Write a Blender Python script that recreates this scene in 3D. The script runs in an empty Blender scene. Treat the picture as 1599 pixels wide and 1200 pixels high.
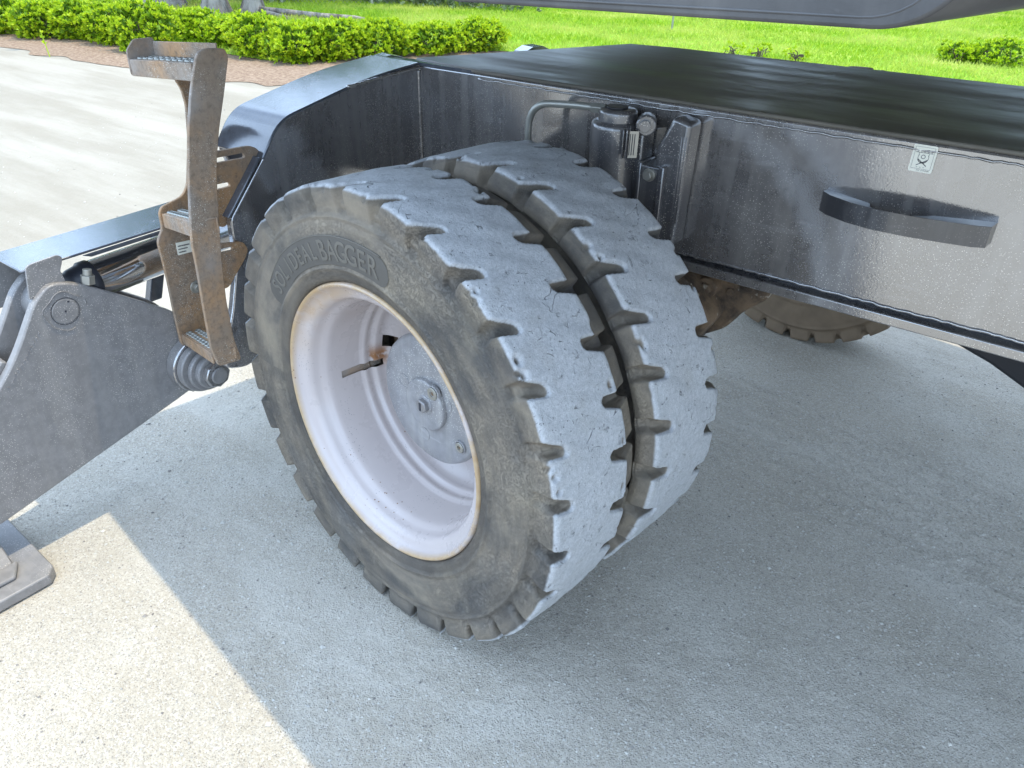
import bpy, bmesh, math, random
import numpy as np
from mathutils import Vector, Matrix, noise
S = bpy.context.scene
col = S.collection
rad = math.radians
# ---------------------------------------------------------------- camera
cam_d = bpy.data.cameras.new('camera'); cam = bpy.data.objects.new('camera', cam_d); col.objects.link(cam)
RR = Vector((0.79444821, 0.60693615, 0.0219214)); UU = Vector((-0.32447574, 0.39365732, 0.86008686)); FF = Vector((-0.51338829, 0.69040743, -0.50967641))
cam.matrix_world = Matrix(((RR.x, UU.x, -FF.x, 1.0579), (RR.y, UU.y, -FF.y, -0.9325), (RR.z, UU.z, -FF.z, 1.4548), (0, 0, 0, 1)))
cam_d.sensor_fit = 'HORIZONTAL'; cam_d.sensor_width = 36; cam_d.lens = 36 * 1202.3 / 1599
cam_d.clip_start = 0.02; cam_d.clip_end = 3000
S.camera = cam
# ---------------------------------------------------------------- sky and sun
SUN = Vector((0.12, 0.109, 1.0)).normalized()
elev = math.asin(SUN.z)
W = bpy.data.worlds.new('World'); S.world = W; W.use_nodes = True
wt = W.node_tree; bg = wt.nodes['Background']
sky = wt.nodes.new('ShaderNodeTexSky'); sky.sky_type = 'NISHITA'; sky.sun_disc = False
sky.sun_elevation = elev; sky.sun_rotation = math.atan2(SUN.x, SUN.y)
sky.air_density = 1.0; sky.dust_density = 2.0; sky.ozone_density = 1.6
tcw = wt.nodes.new('ShaderNodeTexCoord'); mpw = wt.nodes.new('ShaderNodeMapping'); mpw.inputs['Scale'].default_value = (1, 1, 2.2)
nzw = wt.nodes.new('ShaderNodeTexNoise'); nzw.inputs['Scale'].default_value = 2.6; nzw.inputs['Detail'].default_value = 7; nzw.inputs['Roughness'].default_value = .58
mrw = wt.nodes.new('ShaderNodeMapRange'); mrw.inputs[1].default_value = .36; mrw.inputs[2].default_value = .66; mrw.inputs[3].default_value = .25; mrw.inputs[4].default_value = 1.0
mxw = wt.nodes.new('ShaderNodeMix'); mxw.data_type = 'RGBA'; mxw.inputs[7].default_value = (9.4, 12.4, 16.6, 1)
wt.links.new(tcw.outputs['Generated'], mpw.inputs[0]); wt.links.new(mpw.outputs[0], nzw.inputs[0]); wt.links.new(nzw.outputs[0], mrw.inputs[0])
wt.links.new(mrw.outputs[0], mxw.inputs[0]); wt.links.new(sky.outputs[0], mxw.inputs[6]); wt.links.new(mxw.outputs[2], bg.inputs[0]); bg.inputs[1].default_value = 0.15
sd = bpy.data.lights.new('sun', 'SUN'); sun = bpy.data.objects.new('sun', sd); col.objects.link(sun)
sd.energy = 2.0; sd.angle = rad(0.5); sd.color = (1.0, 0.89, 0.66)
sun.rotation_euler = SUN.to_track_quat('Z', 'Y').to_euler(); sun.location = (0, 0, 20)
S.view_settings.view_transform = 'Standard'; S.view_settings.look = 'None'; S.view_settings.gamma = 1
S.view_settings.use_curve_mapping = False; S.view_settings.exposure = 0.92
S.cycles.max_bounces = 7; S.cycles.diffuse_bounces = 3; S.cycles.glossy_bounces = 3
random.seed(7); rng = np.random.default_rng(7)

# ---------------------------------------------------------------- material helpers
class NT:
    def __init__(s, name):
        s.m = bpy.data.materials.new(name); s.m.use_nodes = True; s.t = s.m.node_tree
        s.b = s.t.nodes['Principled BSDF']; s.co = s.t.nodes.new('ShaderNodeTexCoord').outputs['Object']
    def n(s, ty, **kw):
        nd = s.t.nodes.new(ty)
        for k, v in kw.items(): setattr(nd, k, v)
        return nd
    def lk(s, a, b): s.t.links.new(a, b)
    def inp(s, nd, key, v):
        if hasattr(v, 'is_linked') or isinstance(v, bpy.types.NodeSocket): s.lk(v, nd.inputs[key])
        else: nd.inputs[key].default_value = v
    def noise(s, scale, detail=4, rough=.55, vec=None, dist=0.0, out='Fac'):
        nd = s.n('ShaderNodeTexNoise'); s.lk(vec or s.co, nd.inputs['Vector'])
        nd.inputs['Scale'].default_value = scale; nd.inputs['Detail'].default_value = detail
        nd.inputs['Roughness'].default_value = rough; nd.inputs['Distortion'].default_value = dist
        return nd.outputs[out]
    def vor(s, scale, feature='F1', vec=None, out='Distance', rand=1.0):
        nd = s.n('ShaderNodeTexVoronoi', feature=feature); s.lk(vec or s.co, nd.inputs['Vector'])
        nd.inputs['Scale'].default_value = scale; nd.inputs['Randomness'].default_value = rand
        return nd.outputs[out]
    def stretch(s, sx, sy, sz, rz=0.0):
        nd = s.n('ShaderNodeMapping'); s.lk(s.co, nd.inputs['Vector']); nd.inputs['Scale'].default_value = (sx, sy, sz)
        nd.inputs['Rotation'].default_value = (0, 0, rz); return nd.outputs[0]
    def rng(s, v, a, b, c=0.0, d=1.0, smooth=True):
        nd = s.n('ShaderNodeMapRange'); nd.interpolation_type = 'SMOOTHSTEP' if smooth else 'LINEAR'
        s.lk(v, nd.inputs[0])
        for i, x in enumerate((a, b, c, d)): nd.inputs[i + 1].default_value = x
        return nd.outputs[0]
    def math(s, op, a, b=0.0):
        nd = s.n('ShaderNodeMath', operation=op); s.inp(nd, 0, a); s.inp(nd, 1, b); return nd.outputs[0]
    def mix(s, f, a, b):
        nd = s.n('ShaderNodeMix', data_type='RGBA'); s.inp(nd, 0, f)
        for k, v in ((6, a), (7, b)):
            if isinstance(v, tuple): nd.inputs[k].default_value = (*v[:3], 1)
            else: s.lk(v, nd.inputs[k])
        return nd.outputs[2]
    def bump(s, h, strength=.3, dist=.002, nrm=None):
        nd = s.n('ShaderNodeBump'); s.lk(h, nd.inputs['Height']); nd.inputs['Strength'].default_value = strength
        nd.inputs['Distance'].default_value = dist
        if nrm is not None: s.lk(nrm, nd.inputs['Normal'])
        return nd.outputs[0]
    def xyz(s):
        nd = s.n('ShaderNodeSeparateXYZ'); s.lk(s.co, nd.inputs[0]); return nd.outputs
    def fin(s, color, rough=.5, metal=0.0, normal=None, spec=None, coat=None, coat_rough=None, coat_n=None):
        b = s.b
        if isinstance(color, tuple): b.inputs['Base Color'].default_value = (*color[:3], 1)
        else: s.lk(color, b.inputs['Base Color'])
        s.inp(b, 'Roughness', rough); s.inp(b, 'Metallic', metal)
        if normal is not None: s.lk(normal, b.inputs['Normal'])
        if spec is not None: b.inputs['Specular IOR Level'].default_value = spec
        if coat is not None: s.inp(b, 'Coat Weight', coat)
        if coat_rough is not None: s.inp(b, 'Coat Roughness', coat_rough)
        if coat_n is not None: s.lk(coat_n, b.inputs['Coat Normal'])
        return s.m

def simple(name, c, rough=.5, metal=0.0, bs=120, ba=.15, var=.25):
    m = NT(name); f = m.noise(14, 5)
    c2 = tuple(x * (1 - var) for x in c)
    return m.fin(m.mix(f, c2, c), rough, metal, m.bump(m.noise(bs, 3), ba, .001))

def paint(name, base, dust=(.36, .33, .29), dustamt=.25, rough=.22, speck=.5, metal=0.0, coat=.6, rustamt=0.0):
    m = NT(name)
    big = m.noise(3.1, 6, .6); fine = m.noise(45, 5, .6)
    streak = m.noise(1.0, 5, .6, m.stretch(26, 26, 1.6))
    v = m.vor(120); v3 = m.vor(210); sp0 = m.math('MAXIMUM', m.rng(v, .08, .16, 1, 0), m.rng(v3, .14, .24, 1, 0)); sp = m.math('MULTIPLY', sp0, m.rng(m.noise(6, 4), .40, .58, 0, speck))  # pale specks in the colour: painted reflection glints on the chassis, dust spots elsewhere
    c = m.mix(m.rng(fine, .3, .7), tuple(x * .88 for x in base), tuple(x * 1.1 for x in base))
    d = m.math('MULTIPLY', m.rng(streak, .42, .75), dustamt)
    d = m.math('ADD', d, m.math('MULTIPLY', m.rng(big, .48, .78), dustamt))
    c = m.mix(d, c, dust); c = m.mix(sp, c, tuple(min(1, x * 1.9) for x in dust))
    if rustamt:
        rm = m.rng(m.noise(7, 8, .7), .62 - rustamt * .2, .70 - rustamt * .1)
        c = m.mix(rm, c, m.mix(m.noise(60, 3), (.16, .06, .02), (.30, .15, .06)))
    scr = m.rng(m.noise(1, 2, .5, m.stretch(4, 300, 40, .3)), .68, .72, 0, .25)
    c = m.mix(scr, c, tuple(min(1, x * 1.6 + .05) for x in base))
    h = m.math('ADD', m.noise(240, 3, .6), m.math('MULTIPLY', m.noise(12, 3), 2.0))
    nb = m.bump(h, .11, .0012)
    ro = m.rng(m.math('ADD', d, m.math('MULTIPLY', fine, .3)), .05, .5, rough, min(.75, rough + .25))
    return m.fin(c, ro, metal, nb, .6, coat, m.rng(fine, .3, .8, .02, .07), nb)

M = {}
def cior(m, v):
    m.node_tree.nodes['Principled BSDF'].inputs['Coat IOR'].default_value = v; return m
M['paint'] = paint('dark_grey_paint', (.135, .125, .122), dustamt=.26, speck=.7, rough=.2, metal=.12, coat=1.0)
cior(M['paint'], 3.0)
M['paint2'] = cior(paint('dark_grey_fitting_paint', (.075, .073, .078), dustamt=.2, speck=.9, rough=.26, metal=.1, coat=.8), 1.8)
M['skirt'] = paint('grey_skirt_paint', (.06, .058, .058), dustamt=.12, speck=.0, rough=.45, coat=.15)
def deckmat():
    m = NT('worn_deck_paint')
    st = m.noise(1, 7, .62, m.stretch(2.2, 9, 9, .12)); big = m.noise(1.7, 5, .6)
    c = m.mix(m.rng(st, .4, .7), (.105, .096, .078), (.185, .170, .138)); c = m.mix(m.rng(m.noise(1, 6, .7, m.stretch(3.5, 16, 16, .1)), .60, .70, 0, .5), c, (.34, .33, .30))  # worn streaks, then pale patches painted in as wet sky glints
    c = m.mix(m.rng(big, .5, .75, 0, .6), c, (.17, .135, .11))
    return m.fin(c, m.rng(st, .35, .7, .28, .55), 0, m.bump(m.noise(30, 4), .04, .001), .45)
M['deckpaint'] = deckmat()
M['topblue'] = paint('smooth_grey_paint', (.085, .095, .115), dustamt=.10, speck=.08, rough=.16, metal=.3, coat=.9)
M['legpaint'] = paint('matt_leg_paint', (.205, .195, .19), dustamt=.22, rough=.42, speck=.7, coat=.15, rustamt=.0)
M['hub'] = paint('hub_grey_paint', (.24, .235, .24), dust=(.55, .52, .46), dustamt=.3, rough=.3, speck=.6, coat=.5)
M['black'] = simple('black_steel', (.018, .019, .024), .3)
M['chrome'] = simple('chrome', (.72, .73, .75), .09, 1.0, 300, .02, .08)
M['eye'] = cior(paint('black_handle_paint', (.030, .030, .034), dustamt=.10, speck=.25, rough=.3, coat=.6), 1.8)
M['galv'] = simple('galvanised_pipe', (.42, .42, .38), .38, .6)
M['hubnut'] = simple('hub_plug_steel', (.33, .32, .32), .3, .5)
M['castdark'] = simple('black_gland', (.025, .027, .035), .45)
M['bright'] = simple('zinc_bolt', (.40, .38, .33), .38, .55)
M['stickw'] = simple('white_sticker', (.88, .86, .74), .45, 0, 60, .05, .05)
M['ink'] = simple('black_ink', (.04, .04, .05), .5)

def rusty():
    m = NT('rusty_ladder_steel')
    big = m.noise(5.5, 7, .62); fine = m.noise(70, 6, .7); sp = m.math('MAXIMUM', m.rng(m.vor(150), .12, .2, 1, 0), m.rng(m.vor(330), .16, .25, 1, 0))
    spk = m.math('MULTIPLY', sp, m.rng(m.noise(9, 4), .44, .58))
    c = m.mix(m.rng(big, .38, .66), (.27, .205, .15), (.43, .245, .115))
    c = m.mix(m.rng(fine, .42, .80), c, (.15, .115, .085))
    c = m.mix(m.rng(m.noise(3.2, 5), .52, .72), c, (.33, .31, .29))
    c = m.mix(spk, c, (.60, .57, .50))
    h = m.math('ADD', fine, m.math('MULTIPLY', m.noise(300, 3), .6))
    return m.fin(c, m.rng(fine, .3, .7, .5, .8), .05, m.bump(h, .35, .0015))
M['rust'] = rusty()
def casting():
    m = NT('rusty_axle_casting')
    c = m.mix(m.rng(m.noise(11, 7, .65), .35, .65), (.05, .036, .026), (.20, .13, .075))
    c = m.mix(m.rng(m.noise(40, 5), .6, .7), c, (.34, .30, .24))
    return m.fin(c, .75, .0, m.bump(m.noise(60, 6, .7), .8, .006))
M['cast'] = casting()

def rubber():
    # local frame of the wheel: y along the axle, r around it
    m = NT('dusty_solid_rubber')
    x, y, z = m.xyz()
    r = m.math('SQRT', m.math('ADD', m.math('MULTIPLY', x, x), m.math('MULTIPLY', z, z)))
    ang0 = m.math('ARCTAN2', z, x)
    pv = m.n('ShaderNodeCombineXYZ'); m.lk(m.math('MULTIPLY', ang0, 1.3), pv.inputs[0]); m.lk(m.math('MULTIPLY', r, 11.0), pv.inputs[1])
    n1 = m.math('ADD', m.math('MULTIPLY', m.noise(1.5, 6, .6, pv.outputs[0], .6), .5), m.math('MULTIPLY', m.noise(5, 7, .62), .5)); n2 = m.noise(38, 6, .65); n3 = m.noise(300, 4, .7)
    side = m.mix(m.rng(n1, .36, .64), (.095, .088, .080), (.275, .228, .172))
    side = m.mix(m.rng(m.noise(7, 6, .6), .45, .75, 0, .55), side, (.36, .30, .215))
    side = m.mix(m.rng(m.noise(2.6, 4), .52, .70, 0, .65), side, (.13, .132, .132))
    tread = m.mix(m.rng(m.noise(110, 5, .7), .3, .7), (.38, .385, .39), (.50, .505, .51))
    tread = m.mix(m.rng(m.noise(9, 5), .55, .75, 0, .55), tread, (.36, .35, .33))
    tread = m.mix(m.rng(n3, .54, .72, 0, .6), tread, (.16, .16, .16)); tread = m.mix(m.rng(m.noise(420, 2), .62, .72, 0, .6), tread, (.75, .75, .74))
    bits = m.rng(m.vor(75), .08, .12, 1, 0)
    bits = m.math('MULTIPLY', bits, m.rng(m.noise(14, 2), .5, .6))
    tread = m.mix(bits, tread, (.10, .10, .10))
    # hairline cuts in the tread: iso-lines of a warped noise, kept only in patches
    def cuts(sc, wd, thr, seed):
        vv = m.n('ShaderNodeMapping'); m.lk(m.co, vv.inputs[0]); vv.inputs['Location'].default_value = (seed, seed * 2, seed * 3)
        a = m.noise(sc, 2.5, .6, vv.outputs[0], 1.2); ln_ = m.rng(m.math('ABSOLUTE', m.math('SUBTRACT', a, .5)), 0, wd, 1, 0)
        return m.math('MULTIPLY', ln_, m.rng(m.noise(sc * 1.3, 2, .5, vv.outputs[0]), thr, thr + .04))
    allck = m.math('MAXIMUM', cuts(9, .009, .60, 1.3), m.math('MAXIMUM', cuts(17, .012, .62, 4.1), m.math('MULTIPLY', cuts(34, .02, .61, 7.7), .8)))
    tread = m.mix(m.math('MULTIPLY', allck, .75), tread, (.09, .09, .09))
    rr = m.math('ADD', r, m.math('MULTIPLY', m.math('SUBTRACT', n2, .5), .006))
    mask = m.rng(rr, .5110, .5165)
    c = m.mix(mask, side, tread)
    # dark ring at the bead and caked clay near the shoulder
    c = m.mix(m.rng(r, .345, .352, .55, 0), c, (.10, .085, .07))
    # fine radial crazing of the weathered sidewall
    ang = m.math('ARCTAN2', z, x)
    cmb = m.n('ShaderNodeCombineXYZ'); m.lk(m.math('MULTIPLY', ang, 9.0), cmb.inputs[0]); m.lk(m.math('MULTIPLY', r, 22.0), cmb.inputs[1])
    craz = m.noise(4.2, 8, .72, cmb.outputs[0], 1.6)
    crz = m.math('MULTIPLY', m.math('SUBTRACT', 1.0, mask), m.rng(m.noise(2.6, 3), .42, .60, .2, 1.0))
    cr_line = m.rng(m.math('ABSOLUTE', m.math('SUBTRACT', craz, .5)), .0, .035, 1, 0)
    c = m.mix(m.math('MULTIPLY', m.math('MULTIPLY', cr_line, crz), .28), c, (.05, .047, .045))
    h = m.math('ADD', m.math('MULTIPLY', n3, .9), m.math('MULTIPLY', n2, .45))
    h = m.math('SUBTRACT', h, m.math('MULTIPLY', m.math('MULTIPLY', allck, mask), 1.6))
    h = m.math('SUBTRACT', h, m.math('MULTIPLY', m.math('MULTIPLY', cr_line, crz), .6))
    return m.fin(c, m.rng(n2, .3, .7, .62, .85), 0, m.bump(h, .75, .0026), .3)
M['rubber'] = rubber()
M['rubband'] = simple('sidewall_band_rubber', (.12, .108, .092), .6, 0, 150, .4, .35)
M['rubletter'] = simple('lettering_rubber', (.17, .152, .125), .55, 0, 200, .3, .3)

def rimpaint():
    m = NT('chalky_white_rim_paint')
    x, y, z = m.xyz()
    r = m.math('SQRT', m.math('ADD', m.math('MULTIPLY', x, x), m.math('MULTIPLY', z, z)))
    c = m.mix(m.noise(5, 4), (.47, .405, .385), (.55, .485, .455))
    ns = m.noise(9, 6, .65)
    # rust along the outermost lip (the bead edge) and flaked spots
    lip = m.math('MULTIPLY', m.rng(r, .306, .3165), m.rng(ns, .32, .54))
    c = m.mix(m.math('MULTIPLY', lip, .9), c, m.mix(m.noise(50, 4), (.36, .20, .08), (.55, .42, .24)))
    ups = m.math('MULTIPLY', m.rng(z, .02, .22), m.rng(x, .05, -.16))
    st = m.math('MULTIPLY', m.math('MULTIPLY', ups, m.rng(m.noise(7, 6), .36, .56)), m.rng(r, .262, .30))
    c = m.mix(m.math('MULTIPLY', st, .7), c, (.45, .28, .13))
    chips = m.math('MULTIPLY', m.rng(m.vor(70), .09, .15, 1, 0), m.rng(m.noise(7.6, 3), .60, .64))
    c = m.mix(chips, c, (.20, .10, .05))
    bl = m.math('MULTIPLY', m.rng(m.vor(190), .10, .2, 1, 0), m.rng(m.noise(9.3, 4), .60, .64))
    c = m.mix(bl, c, (.10, .09, .09))
    # rust scab round the valve slot
    slot = m.math('MULTIPLY', m.math('MULTIPLY', m.rng(m.math('ABSOLUTE', m.math('ADD', z, -.004)), .0, .045, 1, 0), m.rng(x, -.2, -.22)), m.math('MULTIPLY', m.rng(y, .165, .19), m.rng(y, .235, .215)))
    c = m.mix(m.math('MULTIPLY', slot, m.rng(m.noise(30, 5), .40, .52)), c, (.28, .12, .04))
    return m.fin(c, m.rng(ns, .3, .7, .22, .38), 0, m.bump(m.noise(60, 3), .06, .002), .5, .25, .15)
M['rim'] = rimpaint()

def ground_mat():
    m = NT('pale_crushed_gravel')
    x, y, z = m.xyz()
    n1 = m.noise(.55, 5, .6); n2 = m.noise(3.5, 6, .62); n3 = m.noise(45, 6, .7)
    v1 = m.vor(230, out='Color'); v2 = m.vor(420, out='Color'); d1 = m.vor(230); d2 = m.vor(60)
    def val(s): nd = m.n('ShaderNodeSeparateColor'); m.lk(s, nd.inputs[0]); return nd.outputs[0]
    g1, g2 = val(v1), val(v2)
    c = m.mix(m.rng(n2, .3, .7), (.395, .362, .305), (.465, .43, .37))
    c = m.mix(m.rng(n1, .40, .62, 0, .7), c, (.40, .355, .285)); c = m.mix(m.rng(m.noise(1.7, 6, .65), .50, .68, 0, .55), c, (.50, .47, .41))
    c = m.mix(m.rng(g1, .70, .95, 0, .40), c, (.60, .57, .51))
    c = m.mix(m.rng(g1, .20, .04, 0, .40), c, (.25, .235, .21))
    c = m.mix(m.rng(g2, .12, .0, 0, .7), c, (.16, .15, .14))
    c = m.mix(m.rng(m.noise(1, 4, .6, m.stretch(.5, 3.0, 1, .42)), .52, .68, 0, .35), c, (.56, .53, .47))
    # far yard darkened and browned in the colour to hold back its sunlit glare
    c = m.mix(m.rng(m.math('ADD', x, m.math('MULTIPLY', n1, 1.2)), -.9, -2.6, 0, .85), c, m.mix(m.rng(m.noise(1, 5, .62, m.stretch(.35, 2.2, 1, -.45)), .38, .64), (.255, .23, .185), (.335, .308, .26)))
    h = m.math('ADD', m.math('MULTIPLY', m.rng(d1, .0, .6, 1, 0), .55), m.math('MULTIPLY', n3, 1.1))
    h = m.math('ADD', h, m.math('MULTIPLY', m.math('MULTIPLY', m.rng(d2, 0, .3, 1, 0), m.rng(n2, .5, .6)), .8))
    # wheel tracks pressed into the dust behind the wheel (fine relief)
    band = m.math('MULTIPLY', m.rng(m.math('ADD', y, m.math('MULTIPLY', x, .12)), 1.0, 1.15), m.math('MULTIPLY', m.rng(x, -.6, .1), m.rng(m.math('ADD', y, m.math('MULTIPLY', x, .12)), 1.75, 1.6)))
    wv = m.n('ShaderNodeTexWave'); wv.wave_type = 'BANDS'; wv.bands_direction = 'Y'
    m.lk(m.stretch(1.1, 1, 1, .12), wv.inputs[0]); wv.inputs['Scale'].default_value = 4.0; wv.inputs['Distortion'].default_value = 5; wv.inputs['Detail'].default_value = 3; wv.inputs['Detail Scale'].default_value = 5
    tr = m.math('MULTIPLY', m.math('MULTIPLY', wv.outputs['Fac'], band), 1.9)
    nb = m.bump(h, .8, .0035); nb2 = m.bump(m.math('ADD', tr, m.math('MULTIPLY', m.noise(14, 4), 2.0)), .5, .008, nb)
    c = m.mix(m.math('MULTIPLY', m.rng(wv.outputs['Fac'], .5, .1, 0, .14), band), c, (.24, .225, .20))
    return m.fin(c, .9, 0, nb2, .2)
M['ground'] = ground_mat()

def leafmat(name, a, b, trans=.35, rough=.4):
    m = NT(name)
    g = m.n('ShaderNodeNewGeometry')
    f = m.math('MULTIPLY', g.outputs['Random Per Island'], 1.0)
    c = m.mix(f, a, b)
    m.fin(c, rough, 0, None, .35)
    tr = m.n('ShaderNodeBsdfTranslucent'); m.lk(c, tr.inputs[0])
    mx = m.n('ShaderNodeMixShader'); mx.inputs[0].default_value = trans
    out = m.t.nodes['Material Output']
    m.lk(m.b.outputs[0], mx.inputs[1]); m.lk(tr.outputs[0], mx.inputs[2]); m.lk(mx.outputs[0], out.inputs[0])
    return m.m
M['leaf'] = leafmat('yellow_green_leaf', (.26, .44, .015), (.60, .72, .03), .40)
M['leafshade'] = leafmat('older_shaded_leaf', (.07, .16, .010), (.22, .38, .02), .3)  # inner leaves: older growth, darkened in colour for the shade within each bush
M['leaf2'] = leafmat('tree_leaf', (.035, .09, .02), (.12, .22, .05), .35)
M['leaf3'] = leafmat('pale_scrub_leaf', (.13, .19, .08), (.36, .42, .22), .3)
def blades():
    m = leafmat('grass_blade', (.20, .38, .015), (.46, .60, .05), .5, .5); t = m.node_tree
    mix = [n for n in t.nodes if n.bl_idname == 'ShaderNodeMix'][0]; co = t.nodes.new('ShaderNodeTexCoord'); nz = t.nodes.new('ShaderNodeTexNoise'); nz.inputs['Scale'].default_value = .6; nz.inputs['Detail'].default_value = 5
    t.links.new(co.outputs['Object'], nz.inputs[0]); mr = t.nodes.new('ShaderNodeMapRange'); mr.inputs[1].default_value = .42; mr.inputs[2].default_value = .68
    t.links.new(nz.outputs[0], mr.inputs[0]); m2 = t.nodes.new('ShaderNodeMix'); m2.data_type = 'RGBA'; m2.inputs[7].default_value = (.58, .62, .14, 1)
    t.links.new(mr.outputs[0], m2.inputs[0]); t.links.new(mix.outputs[2], m2.inputs[6])
    for n in t.nodes:
        if n.bl_idname == 'ShaderNodeBsdfTranslucent': t.links.new(m2.outputs[2], n.inputs[0])
        if n.bl_idname == 'ShaderNodeBsdfPrincipled': t.links.new(m2.outputs[2], n.inputs['Base Color'])
    return m
M['blade'] = blades()
M['twig'] = simple('grey_brown_twig', (.11, .085, .06), .8, 0, 60, .5)
def grassground():
    m = NT('lawn_soil_and_grass')
    c = m.mix(m.rng(m.noise(9, 7, .7), .35, .7), (.17, .36, .015), (.30, .50, .03))
    c = m.mix(m.rng(m.noise(.5, 6, .65), .45, .70, 0, .7), c, (.44, .52, .10)); c = m.mix(m.rng(m.noise(1.3, 5), .55, .72, 0, .6), c, (.11, .26, .012))
    return m.fin(c, .85, 0, m.bump(m.noise(60, 6, .7), .9, .03), .2)
M['lawn'] = grassground()
def mulch():
    m = NT('leaf_litter_mulch')
    c = m.mix(m.rng(m.noise(24, 7, .75), .35, .7), (.20, .12, .075), (.47, .35, .25))
    c = m.mix(m.rng(m.vor(30), .05, .2, .8, 0), c, (.55, .42, .30))
    return m.fin(c, .9, 0, m.bump(m.noise(50, 6, .7), 1.0, .03))
M['mulch'] = mulch()
def bark():
    m = NT('pale_grey_bark')
    c = m.mix(m.rng(m.noise(5, 7, .7, m.stretch(1.5, 1.5, .35)), .35, .65), (.10, .085, .07), (.36, .33, .29))
    return m.fin(c, .9, 0, m.bump(m.noise(9, 7, .7, m.stretch(3, 3, .5)), .9, .03))
M['bark'] = bark()

# ---------------------------------------------------------------- mesh helpers
def link(o, parent=None, loc=None):
    col.objects.link(o)
    if parent: o.parent = parent
    if loc is not None: o.location = loc
    return o
def newobj(name, verts, faces, mat, parent=None, smooth=False, bevel=0.0, seg=2, auto=None):
    me = bpy.data.meshes.new(name); me.from_pydata([tuple(v) for v in verts], [], [tuple(f) for f in faces])
    bm = bmesh.new(); bm.from_mesh(me); bmesh.ops.recalc_face_normals(bm, faces=bm.faces); bm.to_mesh(me); bm.free()
    me.materials.append(mat)
    o = bpy.data.objects.new(name, me); link(o, parent)
    if smooth: me.polygons.foreach_set('use_smooth', [True] * len(me.polygons))
    if bevel:
        b = o.modifiers.new('bevel', 'BEVEL'); b.width = bevel; b.segments = seg; b.limit_method = 'ANGLE'; b.angle_limit = rad(30)
        b.harden_normals = False
        me.polygons.foreach_set('use_smooth', [True] * len(me.polygons))
        try:
            me.set_sharp_from_angle(angle=rad(50))
        except Exception: pass
    return o
def numesh(name, V, F, mat, parent=None, smooth=True):
    me = bpy.data.meshes.new(name); V = np.asarray(V, np.float32); F = np.asarray(F, np.int32)
    k = F.shape[1]
    me.vertices.add(len(V)); me.vertices.foreach_set('co', V.ravel())
    me.loops.add(F.size); me.loops.foreach_set('vertex_index', F.ravel())
    me.polygons.add(len(F)); me.polygons.foreach_set('loop_start', np.arange(0, F.size, k, dtype=np.int32))
    me.update(calc_edges=True); me.polygons.foreach_set('use_smooth', np.full(len(F), smooth))
    me.materials.append(mat); me.validate()
    o = bpy.data.objects.new(name, me); link(o, parent); return o
class G:
    """collects simple solids into one mesh"""
    def __init__(s): s.v = []; s.f = []
    def add(s, v, f):
        k = len(s.v); s.v += [Vector(a) for a in v]; s.f += [tuple(i + k for i in g) for g in f]; return s
    def box(s, a, b):
        (x0, y0, z0), (x1, y1, z1) = a, b
        return s.add([(x0,y0,z0),(x1,y0,z0),(x1,y1,z0),(x0,y1,z0),(x0,y0,z1),(x1,y0,z1),(x1,y1,z1),(x0,y1,z1)],
                     [(0,3,2,1),(4,5,6,7),(0,1,5,4),(1,2,6,5),(2,3,7,6),(3,0,4,7)])
    def cyl(s, p, q, r0, r1=None, n=24, caps=True):
        p, q = Vector(p), Vector(q); r1 = r0 if r1 is None else r1
        d = (q - p).normalized(); a = d.orthogonal().normalized(); b = d.cross(a)
        v = []
        for c, r in ((p, r0), (q, r1)):
            for i in range(n): t = 2 * math.pi * i / n; v.append(c + (a * math.cos(t) + b * math.sin(t)) * r)
        f = [(i, (i + 1) % n, n + (i + 1) % n, n + i) for i in range(n)]
        if caps: f += [tuple(range(n))[::-1], tuple(range(n, 2 * n))]
        return s.add(v, f)
    def prism(s, pts, d):
        """pts: planar 3d outline, d: extrusion vector"""
        n = len(pts); d = Vector(d); v = [Vector(p) for p in pts]; v += [p + d for p in v[:n]]
        f = [tuple(range(n))[::-1], tuple(range(n, 2 * n))] + [(i, (i + 1) % n, n + (i + 1) % n, n + i) for i in range(n)]
        return s.add(v, f)
    def tube(s, pts, r, n=12):
        pts = [Vector(p) for p in pts]; rings = []; a = None
        for i, p in enumerate(pts):
            d = (pts[min(i + 1, len(pts) - 1)] - pts[max(i - 1, 0)]).normalized()
            a = d.orthogonal().normalized() if a is None else (a - d * a.dot(d)).normalized(); b = d.cross(a)
            rings.append([p + (a * math.cos(2 * math.pi * k / n) + b * math.sin(2 * math.pi * k / n)) * r for k in range(n)])
        v = [q for R_ in rings for q in R_]; f = []
        for i in range(len(pts) - 1):
            f += [(i * n + k, i * n + (k + 1) % n, (i + 1) * n + (k + 1) % n, (i + 1) * n + k) for k in range(n)]
        f += [tuple(range(n))[::-1], tuple((len(pts) - 1) * n + k for k in range(n))]
        return s.add(v, f)
    def lathe(s, prof, p, d, n=48, caps=True):
        """prof [(r, h)] round the axis p + h*d"""
        p, d = Vector(p), Vector(d).normalized(); a = d.orthogonal().normalized(); b = d.cross(a); m = len(prof); v = []
        for r, h in prof:
            for i in range(n): t = 2 * math.pi * i / n; v.append(p + d * h + (a * math.cos(t) + b * math.sin(t)) * r)
        f = [(j * n + i, j * n + (i + 1) % n, (j + 1) * n + (i + 1) % n, (j + 1) * n + i) for j in range(m - 1) for i in range(n)]
        if caps: f += [tuple(range(n))[::-1], tuple((m - 1) * n + i for i in range(n))]
        return s.add(v, f)
    def build(s, name, mat, parent=None, **kw): return newobj(name, s.v, s.f, mat, parent, **kw)
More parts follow.
